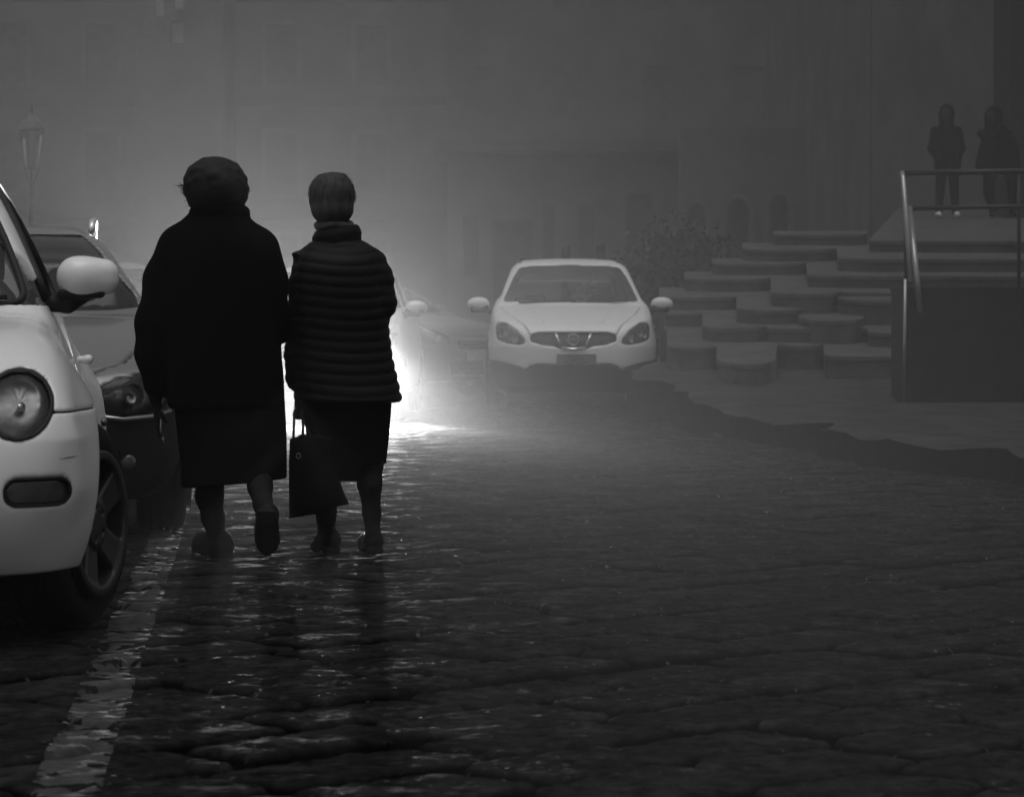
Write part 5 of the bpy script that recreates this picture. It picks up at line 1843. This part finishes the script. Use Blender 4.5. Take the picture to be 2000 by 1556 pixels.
# ---- two people far off on the top of the steps
def far_person(label, u, v, Y, spec, hgt, shoes):
    c = W(u, v, Y)
    t = thing('person', label, 'person', (c.x, Y, c.z), 0, 'two people standing above the steps')
    s = F / Y
    def q(uu, vv, y=0.0): return ((uu - u) / s, y, (v - vv) / s)
    g = Field((-.6, -.4, -.02), (.6, .4, hgt + .12), .012)
    spec['body'](g, q, s)
    g.build('body', M_STOCK, t)
    g = Field((-.6, -.4, .3), (.6, .4, hgt + .12), .012)
    spec['coat'](g, q, s)
    g.build('coat', M_COATA, t)
    g = Field((-.6, -.4, -.02), (.6, .4, 1.1), .012)
    spec['trousers'](g, q, s)
    g.build('trousers', M_SKIRT, t)
    for (uu, vv) in spec['feet']:
        p = q(uu, vv)
        g = Field((p[0] - .12, -.22, -.02), (p[0] + .12, .16, .16), .01)
        g.chain([(p[0], .04, .05), (p[0] * 1.02, -.10, .035)], [.05, .042], .02)
        g.D = np.maximum(g.D, -g.Z)
        g.build('shoe', shoes, t)
    return t


M_WSHOE = mat('white_shoe', .6, .5, .1, 10)
sp1 = {}
sp1['body'] = lambda g, q, s: (g.loft([(.8, 0, 0, .14, .09), (1.35, 0, 0, .16, .10)], .03), head(g, (q(1848, 0)[0], -.02, q(0, 224)[2]), 1.0, -1),
                               g.chain([(q(1848, 0)[0], 0, q(0, 262)[2]), (q(1848, 0)[0], 0, q(0, 236)[2])], [.055, .05], .03),
                               hand(g, q(1826, 302, -.12), (.6, -.4, -.6), (0, 1, 0), (0, 0, 1), .6), hand(g, q(1872, 302, -.12), (-.6, -.4, -.6), (0, 1, 0), (0, 0, 1), .6),
                               g.chain([q(1838, 330), q(1836, 405)], [.07, .045], .02), g.chain([q(1864, 330), q(1864, 405)], [.07, .045], .02))
sp1['coat'] = lambda g, q, s: (g.loft([(q(0, 336)[2], q(1851, 0)[0], 0, 26 / s, .15), (q(0, 300)[2], q(1851, 0)[0], 0, 28 / s, .16), (q(0, 262)[2], q(1850, 0)[0], 0, 26 / s, .14),
                                      (q(0, 246)[2], q(1848, 0)[0], 0, 17 / s, .10), (q(0, 236)[2], q(1847, 0)[0], 0, 9 / s, .07)], .03, fold=wrinkle(4, .01)),
                               g.chain([q(1826, 256), q(1821, 290, 0), q(1826, 306, -.10)], [.07, .068, .05], .04), g.chain([q(1871, 256), q(1877, 290, 0), q(1870, 306, -.10)], [.07, .068, .05], .04),
                               g.ell((q(1850, 0)[0], .05, q(0, 224)[2]), (.125, .13, .17), .07),
                               g.ell((q(1847, 0)[0], -.12, q(0, 224)[2]), (.075, .10, .10), .02, cut=True))
sp1['trousers'] = lambda g, q, s: (g.chain([q(1839, 335), q(1836, 375), q(1834, 414)], [.085, .068, .055], .02), g.chain([q(1862, 335), q(1864, 375), q(1866, 414)], [.085, .068, .055], .02))
sp1['feet'] = [(1833, 424), (1868, 424)]
far_person('person in a hooded dark jacket and white shoes standing upright above the steps', 1850, 424, 47.0, sp1, 1.72, M_WSHOE)
sp2 = {}
sp2['body'] = lambda g, q, s: (g.loft([(.8, 0, 0, .14, .09), (1.32, -.03, 0, .16, .10)], .03), head(g, (q(1936, 0)[0], -.03, q(0, 230)[2]), 1.0, -1),
                               g.chain([(q(1940, 0)[0], 0, q(0, 262)[2]), (q(1938, 0)[0], 0, q(0, 240)[2])], [.055, .05], .03),
                               hand(g, q(1945, 256, -.16), (.2, -.2, .9), (1, 0, 0), (0, -1, .2), 1.0), hand(g, q(1984, 322, -.06), (.1, -.2, -1), (-1, 0, 0), (0, -1, 0), .5),
                               g.chain([q(1938, 330), q(1936, 405)], [.07, .045], .02), g.chain([q(1975, 330), q(1978, 405)], [.07, .045], .02))
sp2['coat'] = lambda g, q, s: (g.loft([(q(0, 338)[2], q(1948, 0)[0], 0, 42 / s, .17), (q(0, 300)[2], q(1950, 0)[0], 0, 38 / s, .17), (q(0, 266)[2], q(1948, 0)[0], 0, 30 / s, .14),
                                      (q(0, 248)[2], q(1943, 0)[0], 0, 19 / s, .10), (q(0, 238)[2], q(1940, 0)[0], 0, 10 / s, .07)], .03, fold=wrinkle(6, .015)),
                               g.chain([q(1922, 262), q(1916, 262, -.06), q(1942, 266, -.15)], [.07, .06, .05], .04), g.chain([q(1968, 262), q(1982, 292), q(1984, 318, -.04)], [.075, .07, .055], .04),
                               g.ell((q(1942, 0)[0], .03, q(0, 230)[2]), (.15, .14, .19), .08),
                               g.ell((q(1932, 0)[0], -.13, q(0, 228)[2]), (.07, .09, .10), .02, cut=True))
sp2['trousers'] = lambda g, q, s: (g.chain([q(1932, 335), q(1930, 375, -.03), q(1940, 414)], [.095, .08, .06], .02), g.chain([q(1972, 335), q(1978, 375), q(1980, 414)], [.09, .075, .055], .02))
sp2['feet'] = [(1939, 424), (1981, 424)]
far_person('person in a wide dark coat above the steps, one hand raised, beside the church pilaster', 1948, 424, 47.0, sp2, 1.72, M_SHOE)

# ------------------------------------------------------------------ fog
mb = MB(); mb.box((-70, -8, -1.2), (45, 130, 26.0))
haze = mb.build('haze', None or M_WALL)
haze.data.materials.clear()
m = bpy.data.materials.new('fog_air'); m.use_nodes = True
nt = m.node_tree
for n in list(nt.nodes): nt.nodes.remove(n)
o_ = nt.nodes.new('ShaderNodeOutputMaterial'); v_ = nt.nodes.new('ShaderNodeVolumePrincipled')
v_.inputs['Color'].default_value = (HAZE_COLOR, HAZE_COLOR, HAZE_COLOR, 1)
v_.inputs['Density'].default_value = HAZE_DENSITY
v_.inputs['Anisotropy'].default_value = HAZE_G
nt.links.new(v_.outputs[0], o_.inputs['Volume'])
haze.data.materials.append(m)
tag(haze, kind='stuff')
